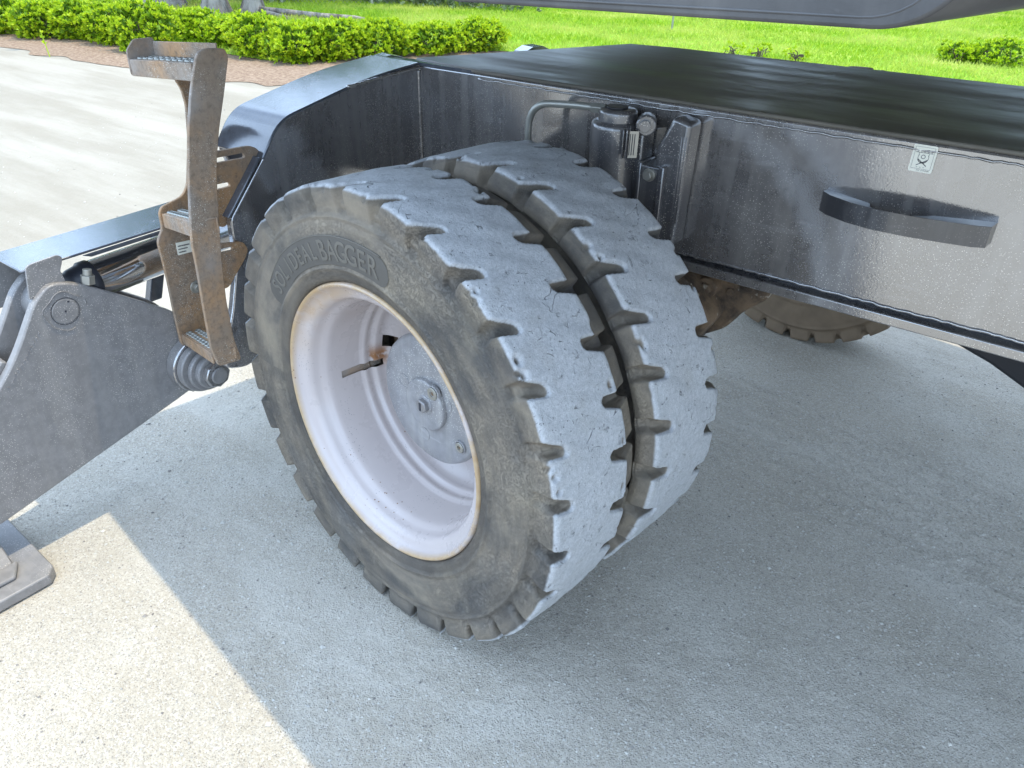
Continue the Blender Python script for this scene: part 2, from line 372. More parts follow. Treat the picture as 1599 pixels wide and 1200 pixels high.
def bez(pts, n=8):
    """rounds the corners of a polyline path"""
    pts = [Vector(p) for p in pts]; out = [pts[0]]
    for a, b, c in zip(pts, pts[1:], pts[2:]):
        r = min((b - a).length, (c - b).length) * .45
        p, q = b + (a - b).normalized() * r, b + (c - b).normalized() * r
        for i in range(n + 1): t = i / n; out.append(p * (1 - t) ** 2 + b * 2 * t * (1 - t) + q * t * t)
    return out + [pts[-1]]
def rnd(pts, r, n=5):
    """rounds every corner of a closed outline by radius r (or a list of radii)"""
    pts = [Vector(p) for p in pts]; out = []; m = len(pts)
    for i in range(m):
        a, b, c = pts[i - 1], pts[i], pts[(i + 1) % m]
        ri = r[i] if isinstance(r, (list, tuple)) else r
        if ri <= 0: out.append(b); continue
        k = min(ri, (a - b).length * .45, (c - b).length * .45)
        p, q = b + (a - b).normalized() * k, b + (c - b).normalized() * k
        for j in range(n + 1): t = j / n; out.append(p * (1 - t) ** 2 + b * 2 * t * (1 - t) + q * t * t)
    return out
def xp(x, yz): return [(x, y, z) for y, z in yz]
def thing(o, label, cat, group=None):
    o['label'] = label; o['category'] = cat
    if group: o['group'] = group
    return o
def kind(o, k='structure'): o['kind'] = k; return o
def empty(name, loc=(0, 0, 0), parent=None):
    o = bpy.data.objects.new(name, None); link(o, parent, loc); o.empty_display_size = .1; return o

# ================================================================ THE EXCAVATOR
EX = empty('wheeled_excavator', (0, 0, 0))
thing(EX, 'dark grey wheeled excavator with twin front tyres and lowered stabiliser leg, parked on pale gravel', 'excavator')
XS, YC, ZT, ZB = -.569, .774, 1.1206, .7308   # housing side, chassis side, deck top, chassis bottom
# --- chassis frame
g = G(); g.prism([(XS, YC, .765), (5.2, YC, .765), (5.2, 1.602, .765), (-.34, 1.602, .765), (-.60, .83, .765)], (0, 0, ZT - .006 - .765))
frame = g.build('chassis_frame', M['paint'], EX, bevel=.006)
g = G(); g.prism([(-.352, YC - .004, ZT - .006), (5.2, YC - .004, ZT - .006), (5.2, 1.606, ZT - .006), (-.19, 1.606, ZT - .006), (-.345, 1.58, ZT - .006), (-.62, .815, ZT - .006)], (0, 0, .0095))
g.build('deck_plate', M['deckpaint'], frame, bevel=.003)
g = G(); g.box((-.2, YC - .012, ZB), (5.2, 1.615, .7545)); g.build('bottom_flange', M['paint'], frame, bevel=.003)
g = G(); g.box((-.2, YC + .02, .7545), (5.2, 1.58, .765)); g.build('flange_joint', M['black'], frame)
# irregular weld bead under the deck and down the corner
g = G()
def beadpath(a, b, n, amp, r):
    a, b = Vector(a), Vector(b)
    return [a.lerp(b, i / n) + Vector((random.uniform(-amp, amp) * .3, random.uniform(-amp, 0), random.uniform(-amp, amp))) for i in range(n + 1)]
g.tube(beadpath((-.35, YC + .001, ZT - .020), (5.0, YC + .001, ZT - .028), 420, .0016, 0), .003, 8)
g.tube(beadpath((XS, YC - .002, .80), (XS, YC - .002, ZT - .02), 60, .001, 0), .005, 8)
g.tube(beadpath((-.3, YC + .001, .768), (4.0, YC + .001, .768), 400, .0015, 0), .004, 6)
g.build('weld_bead', M['paint'], frame, smooth=True)
# --- warning sticker
def sticker(x0, z0, w, h, y):
    o = G().prism(rnd([(x0, y, z0), (x0 + w, y, z0), (x0 + w, y, z0 + h), (x0, y, z0 + h)], .004), (0, .0006, 0)).build('warning_sticker', M['stickw'], frame)
    k = G(); yy = y - .0004
    def ln(a, b, t=.0006):
        a, b = Vector((x0 + a[0] * w, yy, z0 + a[1] * h)), Vector((x0 + b[0] * w, yy, z0 + b[1] * h)); d = (b - a).normalized(); nn = Vector((-d.z, 0, d.x)) * t * .5
        k.prism([a - nn, b - nn, b + nn, a + nn], (0, .0003, 0))
    fr = [(.10, .12), (.90, .12), (.90, .92), (.10, .92)]
    for i in range(4): ln(fr[i], fr[(i + 1) % 4], .0004)
    ln((.14, .72), (.86, .72), .0008)
    for i in range(5): u = .2 + i * .145; ln((u, .72), (u + .07, .80), .0008)
    def arc(cx, cy, rx, ry, a0, a1, t, n=12):
        P = [(cx + rx * math.cos(rad(a0 + (a1 - a0) * i / n)), cy + ry * math.sin(rad(a0 + (a1 - a0) * i / n))) for i in range(n + 1)]
        for p, q in zip(P, P[1:]): ln(p, q, t)
    arc(.5, .55, .22, .22, 150, 390, .0007); ln((.28, .72), (.31, .6), .0006); ln((.72, .72), (.69, .6), .0006)
    arc(.49, .57, .08, .07, 0, 360, .001); arc(.49, .48, .20, .13, 180, 360, .0012)
    ln((.30, .47), (.70, .24), .0014); ln((.70, .47), (.28, .24), .0014)
    for i in range(12):
        if i != 3: ln((.36 + i * .045, .05), (.385 + i * .045, .05 + (.03 if i % 2 else .045)), .0007)
    for i in range(3): ln((.3 + i * .14, .18), (.36 + i * .14, .18), .0006)
    k.build('sticker_print', M['ink'], frame)
sticker(.758, 1.0570, .044, .052, YC - .0022)
# --- lashing eye: thick crescent plate standing out from the side, slot cut through it
def crescent():
    outer = [(.615, 0), (.612, .020), (.632, .040), (.68, .064), (.735, .076), (.80, .074), (.865, .063), (.915, .052), (.936, .040), (.940, 0)]
    inner = [(.825, .0), (.818, .024), (.800, .040), (.77, .045), (.735, .041), (.712, .024), (.705, .0)]
    zb = .948
    def P(p, z): return (p[0], YC - p[1], z - (p[0] - .77) * .0)
    ring = outer + inner; n = len(ring); v = [P(p, zb) for p in ring] + [P(p, zb + .042 - (.012 if i >= len(outer) else 0)) for i, p in enumerate(ring)]
    f = [(i, (i + 1) % n, n + (i + 1) % n, n + i) for i in range(n)]
    # strips between outer and inner rims
    o_i = list(range(len(outer))); i_i = list(range(len(outer), n))[::-1]
    a, b = 0, 0
    while a < len(o_i) - 1 or b < len(i_i) - 1:
        if b >= len(i_i) - 1 or (a < len(o_i) - 1 and ring[o_i[a + 1]][0] <= ring[i_i[b + 1]][0]):
            t = (o_i[a], o_i[a + 1], i_i[b]); a += 1
        else: t = (o_i[a], i_i[b + 1], i_i[b]); b += 1
        f.append(t); f.append(tuple(q + n for q in t[::-1]))
    return newobj('lashing_eye', v, f, M['eye'], frame, bevel=.005, seg=3)
le = crescent()
# --- oscillation lock cylinder by the wheel
osc = G().lathe([(.058, 0), (.058, .20), (.060, .215), (.060, .262), (.053, .272)], (.120, .715, .80), (0, 0, 1), 40).box((.110, .715, .80), (.195, YC - .002, 1.055)).box((.064, .715, .80), (.13, YC - .002, 1.055)).build('oscillation_cylinder', M['paint2'], EX, bevel=.007, seg=3)
G().lathe([(.046, 0), (.046, .024), (.040, .030)], (.125, .712, 1.069), (0, 0, 1), 28).build('cylinder_cap', M['paint2'], osc, smooth=True, bevel=.003)
G().lathe([(.026, 0), (.026, .004)], (.122, .710, 1.0995), (0, 0, 1), 24).build('cap_plug', M['black'], osc, bevel=.001)
G().cyl((.190, .735, 1.072), (.207, .70, 1.072), .024, n=28).build('side_boss', M['paint2'], osc, bevel=.004)
G().cyl((.2, .705, 1.072), (.209, .690, 1.072), .0135, n=24).build('boss_nut', M['paint2'], osc, bevel=.001)
g = G()
for i, xx in enumerate((.172, .179)): g.box((xx, .6565 + i * .004, 1.0), (xx + .003, .668 + i * .004, 1.065))
g.build('cylinder_rib', M['paint2'], osc, bevel=.001)
G().prism([(.184, .668, 1.002), (.200, .682, 1.002), (.200, .682, 1.062), (.184, .668, 1.062)], (.0008, -.0008, 0)).build('part_label', M['bright'], osc)
g = G()
for i in range(3): g.prism([(.1855 + i * .004, .6678 + i * .0035, 1.008), (.1870 + i * .004, .6691 + i * .0035, 1.008), (.1870 + i * .004, .6691 + i * .0035, 1.056), (.1855 + i * .004, .6678 + i * .0035, 1.056)], (.0005, -.0005, 0))
g.build('label_print', M['ink'], osc)
pts = bez([(.085, .70, 1.094), (.03, .695, 1.094), (-.118, .69, 1.083), (-.118, .69, .82)])
G().tube(pts, .0088, 14).build('hydraulic_pipe', M['galv'], EX, smooth=True)
G().cyl((.096, .703, 1.094), (.060, .697, 1.0935), .0125, n=6).build('pipe_union', M['galv'], osc, bevel=.001)
# mounting block beside it: angled shoulder, channel and bolt
mb = G().prism([(.252, YC - .002, .80), (.305, YC - .002, .80), (.312, YC - .002, 1.09), (.268, YC - .002, 1.10), (.235, YC - .002, 1.03), (.232, YC - .002, .975), (.252, YC - .002, .97)], (0, -.062, 0)).build('cylinder_mount', M['paint2'], EX, bevel=.010, seg=4)
G().box((.2, .700, .78), (.262, YC - .004, .985)).build('mount_channel', M['paint2'], mb, bevel=.004)
G().box((.254, .692, .78), (.268, YC - .004, .99)).build('mount_rib', M['paint2'], mb, bevel=.003)
G().box((.196, .698, .78), (.206, YC - .004, .99)).build('mount_rib', M['paint2'], mb, bevel=.003)
G().cyl((.230, .701, .965), (.230, .694, .965), .0155, n=28).cyl((.230, .694, .965), (.230, .683, .965), .0115, n=6).build('mount_bolt', M['bright'], mb, bevel=.001)
g = G()
for i in range(3): g.box((.292 + i * .006, .7095 - .0, .86), (.295 + i * .006, .713, 1.06))
g.build('mount_seam', M['paint2'], mb, bevel=.001)

# --- outrigger housing: folded arm reaching outwards from the frame
HX0, HX1 = XS, -.762
prof = [(YC - .001, 1.1195), (.560, 1.098), (.270, 1.037), (.210, .952), (.098, .832), (.095, .72), (.06, .60), (.02, .50), (.01, .455), (.08, .43), (.20, .50), (YC - .001, .78)]
out = rnd(xp(HX0, prof), [0, .05, .045, .02, .01, .02, .02, .02, .03, .04, .03, 0], 5)
# side cheeks (near and far) and the folded top skin
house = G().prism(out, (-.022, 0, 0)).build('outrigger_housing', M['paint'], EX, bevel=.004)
G().prism(rnd(xp(HX1, [(YC - .001, 1.1195), (.560, 1.098), (.270, 1.037), (.215, .955), (.26, .83), (.28, .60), (.32, .50), (YC - .001, .78)]), [0, .05, .045, .02, .02, .02, .03, 0], 5), (.022, 0, 0)).build('far_cheek', M['paint'], house, bevel=.004)
def skin(name, path, x0, x1, th, mat, parent, bev=.003):
    """folded sheet: path of (y, z), extruded between x0 and x1"""
    P = [Vector((0, y, z)) for y, z in path]; n = len(P); v = []
    for i, p in enumerate(P):
        d = (P[min(i + 1, n - 1)] - P[max(i - 1, 0)]).normalized(); nn = Vector((0, d.z, -d.y))
        v += [(x0, p.y, p.z), (x1, p.y, p.z), (x1, p.y - nn.y * th, p.z - nn.z * th), (x0, p.y - nn.y * th, p.z - nn.z * th)]
    f = [(0, 1, 2, 3), tuple((n - 1) * 4 + k for k in (3, 2, 1, 0))]
    for i in range(n - 1):
        for k in range(4): f.append((i * 4 + k, i * 4 + (k + 1) % 4, (i + 1) * 4 + (k + 1) % 4, (i + 1) * 4 + k))
    return newobj(name, v, f, mat, parent, bevel=bev)
top = [(y + (-.003 if i == 5 else 0), z + .002) for i, (y, z) in enumerate([(YC - .001, 1.121), (.62, 1.110)])]
pth = bez([Vector((0, YC - .001, 1.1215)), Vector((0, .560, 1.1005)), Vector((0, .272, 1.0395)), Vector((0, .210, .957))], 6)
skin('housing_top_skin', [(p.y, p.z) for p in pth], HX0 + .001, HX1 - .001, .008, M['topblue'], house)
G().prism([(HX0 + .0015, .2085, .960), (HX0 + .0015, .0965, .836), (HX0 + .0015, .0905, .838), (HX0 + .0015, .2025, .962)], (-.055, 0, 0)).build('housing_flange', M['topblue'], house, bevel=.002)
G().prism([(HX0 - .01, .30, .95), (HX0 - .01, .60, 1.06), (HX0 - .01, .60, .50), (HX0 - .01, .30, .50)], (-.17, 0, 0)).build('housing_shade_web', M['black'], house)  # black block standing in for the shaded hollow of the housing
G().box((HX0 - .185, .235, .80), (HX0 - .03, .29, .95)).build('housing_shade_plate', M['black'], house)  # black plate added so the bracket slots look dark inside
# the rest of the top skin over the frame end
G().prism([(XS, YC + .0, 1.112), (-.365, YC + .0, 1.112), (-.63, .815, 1.112), (-.755, YC, 1.112)], (0, 0, .0085)).build('frame_end_plate', M['topblue'], frame)
g = G(); g.tube(beadpath((XS + .003, .50, 1.088), (XS + .004, YC, 1.108), 60, .0012, 0), .005, 8); g.build('housing_weld', M['paint'], house, smooth=True)
# small caps of the far outrigger peeping over the deck
def onx(px, py, x):
    d = RR * (px - 799.5) - UU * (py - 600) + FF * 1202.3; c = Vector((1.0579, -.9325, 1.4548)); t = (x - c.x) / d.x; p = c + d * t; return (x, p.y, p.z)
for px_, x in ((((586, 110), (590, 96), (600, 89), (612, 86), (628, 89), (640, 98), (640, 110)), -.83), (((814, 92), (820, 82), (832, 74), (848, 72), (858, 77), (864, 92)), -.62)):
    G().prism(rnd([onx(*q, x) for q in px_], .006), (-.06, .02, 0)).build('far_pivot_cap', M['topblue'], frame, bevel=.004)

# --- outrigger leg: two cheek plates, pivot and cylinder pin
LX = -.835
leg_out = [(.10, .43), (.14, .36), (.10, .292), (.03, .270), (-.515, .140), (-.80, .108), (-.80, .17), (-.50, .40), (-.363, .548), (-.285, .668), (-.245, .700), (-.200, .690), (-.155, .668), (.06, .515)]
lo = rnd(xp(LX, leg_out), [.04, .04, .03, .05, .03, .03, .03, .1, .05, .04, .03, .03, .03, .04], 5)
leg = G().prism(lo, (-.028, 0, 0)).prism([(p[0] - .135, p[1], p[2]) for p in lo], (.028, 0, 0)).build('outrigger_leg', M['legpaint'], EX, bevel=.004)
G().prism([(LX - .028, -.80, .165), (LX - .028, -.50, .395), (LX - .028, -.372, .533), (LX - .028, -.385, .54), (LX - .028, -.51, .41), (LX - .028, -.80, .18)], (-.107, 0, 0)).build('leg_cover_plate', M['legpaint'], leg, bevel=.003)
G().prism([(LX - .028, -.15, .645), (LX - .028, .06, .498), (LX - .028, .05, .484), (LX - .028, -.16, .632)], (-.107, 0, 0)).build('leg_inner_flange', M['black'], leg)
G().prism([(LX - .028, .10, .30), (LX - .028, -.515, .150), (LX - .028, -.80, .115), (LX - .028, -.80, .165), (LX - .028, -.50, .36), (LX - .028, -.10, .40)], (-.107, 0, 0)).build('leg_core', M['black'], leg)
G().cyl((LX - .01, -.225, .624), (LX + .0015, -.225, .624), .0315, n=48).build('pin_head', M['legpaint'], leg, bevel=.0015)
G().lathe([(.0335, 0), (.0345, .0004), (.0345, -.002), (.0335, -.002)], (LX + .001, -.225, .624), (1, 0, 0), 48, caps=False).build('pin_rim', M['black'], leg)
for dy, dz in ((0, 0), (.012, .022)): G().cyl((LX + .0, -.225 + dy, .624 + dz), (LX + .0022, -.225 + dy, .624 + dz), .0026, n=14).build('pin_hole', M['ink'], leg)
G().cyl((LX - .014, -.150, .668), (LX - .014, -.146, .690), .017, n=6).cyl((LX - .014, -.146, .69), (LX - .014, -.143, .705), .0105, n=20).build('top_bolt', M['bright'], leg, bevel=.001)
g = G()
for i_ in range(13):
    f_ = i_ / 12; p_ = Vector(onx(60 - 46 * f_, 522 + 84 * f_, LX)); q_ = p_ + Vector((0, random.uniform(-.004, .004), random.uniform(.003, .007)))
    g.tube([p_, (p_ + q_) / 2 + Vector((.0012, .002, 0)), q_], .0011, 6)
g.build('weld_tack', M['legpaint'], leg)
ring_ = [Vector((LX + .0005, -.225 + math.cos(a_) * (.050 + .004 * math.sin(5 * a_)), .624 + math.sin(a_) * (.047 + .004 * math.cos(4 * a_)))) for a_ in [i_ * .11 for i_ in range(46)]]
G().tube(ring_, .0013, 6).build('old_weld', M['legpaint'], leg, smooth=True)
# pivot: stack of washers and the pin end, towards the wheel
PY, PZ = .062, .365
for a, b, r, mt in ((LX, -.797, .076, 'legpaint'), (-.797, -.79, .080, 'paint'), (-.79, -.765, .072, 'legpaint'), (-.765, -.758, .055, 'paint'), (-.758, -.742, .060, 'legpaint'), (-.742, -.722, .048, 'legpaint')):
    G().cyl((a, PY, PZ), (b, PY, PZ), r, n=48).build('pivot_washer', M[mt], leg, bevel=.004)
G().cyl((-.722, PY, PZ), (-.700, PY, PZ), .038, n=8).build('pivot_nut', M['paint'], leg, bevel=.003)
G().cyl((-.700, PY, PZ), (-.692, PY, PZ), .024, n=24).build('pivot_pin', M['legpaint'], leg, bevel=.003)
# --- foot pad
fp = G().prism(rnd([(-1.12, -.455, .004), (-.725, -.470, .004), (-.700, -.492, .004), (-.700, -.96, .004), (-.73, -1.0, .004), (-1.12, -1.0, .004)], .006), (0, 0, .030)).build('foot_pad', M['legpaint'], EX, bevel=.004)
G().prism([(-.80, -.52, .034), (-.745, -.55, .034), (-.745, -.92, .034), (-.80, -.95, .034)], (0, 0, .012)).build('pad_rim', M['legpaint'], fp, bevel=.005)
G().prism([(-.80, -.53, .034), (-.80, -.95, .034), (-.86, -.95, .085), (-.86, -.53, .085)], (-.03, 0, 0)).prism([(-1.01, -.53, .034), (-1.01, -.95, .034), (-1.01, -.95, .14), (-1.01, -.53, .14)], (-.03, 0, 0)).build('pad_lug', M['legpaint'], fp, bevel=.004)
G().cyl((-1.05, -.72, .13), (-.79, -.72, .13), .03, n=28).build('pad_pin', M['chrome'], fp, bevel=.002)
G().prism([(-.87, -.78, .034), (-.87, -.66, .034), (-.87, -.66, .15), (-.87, -.78, .15)], (-.12, 0, 0)).build('pad_joint', M['legpaint'], fp, bevel=.006)
# --- hydraulic cylinder and its guard
def onx(px, py, x):
    d = RR * (px - 799.5) - UU * (py - 600) + FF * 1202.3; c = Vector((1.0579, -.9325, 1.4548)); t = (x - c.x) / d.x; p = c + d * t; return (x, p.y, p.z)
Q0, Q1 = Vector(onx(138, 440, -.905)), Vector(onx(245, 401, -.905)); ax = (Q1 - Q0).normalized(); A0 = Q0 - ax * .11
cyl = G().lathe([(.050, 0), (.050, .85)], Q0, ax, 48).build('cylinder_rod', M['chrome'], EX, smooth=True, bevel=.002)
G().lathe([(.030, -.06), (.044, -.04), (.049, -.012), (.0535, -.008), (.0535, .012), (.0505, .016)], Q0, ax, 48).build('rod_gland', M['castdark'], cyl, smooth=True)
G().cyl((-.945, -.225, .624), (-.868, -.225, .624), .055, n=36).build('rod_eye', M['legpaint'], cyl, bevel=.004)
cg = skin('cylinder_guard', [(-.285, .733), (-.13, .738), (.06, .745), (.34, .757)], -.862, -1.03, .006, M['topblue'], EX)
G().prism([(-.858, -.14, .736), (-.858, .34, .755), (-.858, .34, .745), (-.858, -.12, .728)], (-.006, 0, 0)).build('guard_fold', M['topblue'], cg, bevel=.001)
bk = [onx(*q, -.852) for q in ((40, 420), (46, 414), (88, 399), (97, 401), (97, 410), (94, 424), (101, 436), (104, 450), (60, 458), (47, 470))]
G().prism(rnd(bk, .006), (-.007, 0, 0)).build('guard_cheek', M['legpaint'], cg, bevel=.002)
g = G(); g.prism(rnd([(-1.028, -.30, .738), (-1.028, -.32, .60), (-1.028, -.25, .60), (-1.028, -.18, .72), (-1.028, .30, .72), (-1.028, .30, .74), (-1.028, -.12, .728)], .006), (-.006, 0, 0)); g.build('guard_cheek', M['legpaint'], cg, bevel=.002)
# strut seen between rod and leg
G().prism([(-.99, .06, .50), (-.99, .10, .50), (-.99, .16, .68), (-.99, .12, .68)], (-.03, 0, 0)).build('housing_rib', M['topblue'], house, bevel=.004)

# --- ladder
LN = -.50; LF = -.80   # near stringer, far plate
ladder = empty('access_ladder', (0, 0, 0), EX)
cd = dict(y={}, )
def onx(px, py, x):
    d = RR * (px - 799.5) - UU * (py - 600) + FF * 1202.3; c = Vector((1.0579, -.9325, 1.4548)); t = (x - c.x) / d.x; p = c + d * t; return (x, p.y, p.z)
near_px = [(308, 82), (322, 76), (352, 76), (357, 90), (350, 150), (343, 200), (339, 250), (340, 300), (346, 400), (354, 470), (366, 530), (378, 562), (342, 573), (330, 545), (318, 480), (308, 420), (300, 380), (297, 330), (295, 270), (295, 200), (298, 150), (303, 110)]
NS = [onx(*p, LN) for p in near_px]
"""outline measured once on the plate's own plane"""
G().prism(rnd(NS, .012, 4), (-.009, 0, 0)).build('ladder_stringer', M['rust'], ladder, bevel=.002)
far_px = [(272, 122), (300, 124), (318, 160), (322, 240), (330, 330), (345, 400), (352, 480), (352, 545), (300, 552), (283, 537), (272, 490), (262, 440), (252, 400), (246, 378), (254, 358), (249, 335), (252, 324), (268, 316), (285, 307), (293, 290), (295, 220), (291, 165), (284, 140)]
FS = [onx(*p, LF) for p in far_px]
G().prism(rnd(FS, .012, 4), (-.009, 0, 0)).build('ladder_backplate', M['rust'], ladder, bevel=.002)
def tread(px_near, px_far, px_far_up, depth, name='ladder_tread', back=0.0):
    a = Vector(onx(*px_near, LN - .012)); b = Vector(onx(*px_far, px_far_up[2] if len(px_far_up) > 2 else LF)); h = Vector((0, 0, 1)) * (Vector(onx(*px_far_up[:2], b.x)).z - b.z)
    dirx = (b - a).normalized(); dy = Vector((0, 0, 1)).cross(-dirx).normalized(); 
    if dy.y < 0: dy = -dy
    # channel: front lip, plate, back lip
    t = .005
    gg = G(); v = [a, b, b + h, a + h]
    gg.prism(v, dy * t)
    v2 = [a + h - Vector((0, 0, t)) + dy * t, b + h - Vector((0, 0, t)) + dy * t, b + h - Vector((0, 0, t)) + dy * depth, a + h - Vector((0, 0, t)) + dy * depth]
    gg.prism(v2, Vector((0, 0, t)))
    hb = h + Vector((0, 0, back))
    gg.prism([a + dy * depth, b + dy * depth, b + hb + dy * depth, a + hb + dy * depth], dy * t)
    o = gg.build(name, M['rust'], ladder, bevel=.0015)
    # raised anti-slip studs
    sg = G(); L = (b - a).length; nx = max(3, int(L / .028)); ny = max(2, int(depth / .024))
    for i in range(nx):
        for j in range(ny):
            c = a + dirx * (L * (i + .5 + (.25 if j % 2 else 0)) / (nx + .3)) + h + dy * (t + (depth - t) * (j + .5) / ny)
            sg.lathe([(.0095, -.0005), (.0090, .003), (.0058, .0042), (.0046, .001)], c, (0, 0, 1), 12)
    sg.build('anti_slip_stud', M['galv'], o, smooth=True)
    return o
tread((302, 128), (207, 119), (200, 93, -.80), .062, back=.034)
tread((300, 371), (257, 356), (252, 334, -.80), .058, back=.0)
tread((333, 569), (286, 537), (283, 522, -.80), .055, back=.0)
# end cheek of the top tread
p = Vector(onx(206, 119, -.80)); G().prism(rnd([p, p + Vector((0, 0, .055)), p + Vector((.004, .02, .078)), p + Vector((.004, .07, .078)), p + Vector((0, .072, 0))], .008), (-.005, 0, 0)).build('tread_end', M['rust'], ladder, bevel=.0015)
# name plate and bolt on the back plate
a = [Vector(onx(*q, LF)) for q in ((274, 380), (301, 374), (305, 392), (278, 399))]
G().prism(a, (.0008, 0, 0)).build('maker_plate', M['stickw'], ladder)
g = G(); e1, e2 = a[1] - a[0], a[3] - a[0]
for j in range(3):
    o_ = a[0] + e2 * (.25 + .25 * j) + e1 * .08; u = .0
    while u < .62 - .12 * j:
        w = random.uniform(.03, .06); q0 = o_ + e1 * u; q1 = o_ + e1 * (u + w); dn = e2 * .09
        g.prism([q0, q1, q1 + dn, q0 + dn], (.0012, 0, 0)); u += w + .015
g.build('plate_print', M['ink'], ladder)
bp_ = Vector(onx(306, 448, LF)); G().cyl(bp_, bp_ + Vector((.004, 0, 0)), .018, n=28).cyl(bp_ + Vector((.004, 0, 0)), bp_ + Vector((.016, 0, 0)), .0115, n=6).build('ladder_bolt', M['bright'], ladder, bevel=.001)
# slotted brackets bolted to the housing
def slotplate(px, slots, x, name='slotted_bracket'):
    P = rnd([onx(*q, x) for q in px], .01, 4)
    me = G().prism(P, (-.009, 0, 0)).build(name, M['rust'], ladder)
    for s in slots:
        c = [onx(*q, x + .02) for q in s]
        cut = G().prism(rnd(c, .006, 4), (-.06, 0, 0)).build('cutter', M['rust'])
        b = me.modifiers.new('slot', 'BOOLEAN'); b.object = cut; b.operation = 'DIFFERENCE'; b.solver = 'EXACT'
        dg = bpy.context.evaluated_depsgraph_get(); nm = bpy.data.meshes.new_from_object(me.evaluated_get(dg))
        me.modifiers.clear(); me.data = nm; bpy.data.objects.remove(cut)
    b = me.modifiers.new('bevel', 'BEVEL'); b.width = .0015; b.segments = 2; b.limit_method = 'ANGLE'
    return me
slotplate([(332, 238), (391, 228), (403, 233), (408, 248), (360, 345), (350, 356), (336, 352)], [[(343, 250), (389, 241), (391, 249), (344, 258)], [(341, 292), (366, 287), (369, 294), (342, 301)]], -.592)
slotplate([(344, 381), (380, 378), (388, 390), (384, 402), (357, 450), (345, 452)], [[(350, 393), (372, 388), (372, 394), (350, 399)]], -.555)

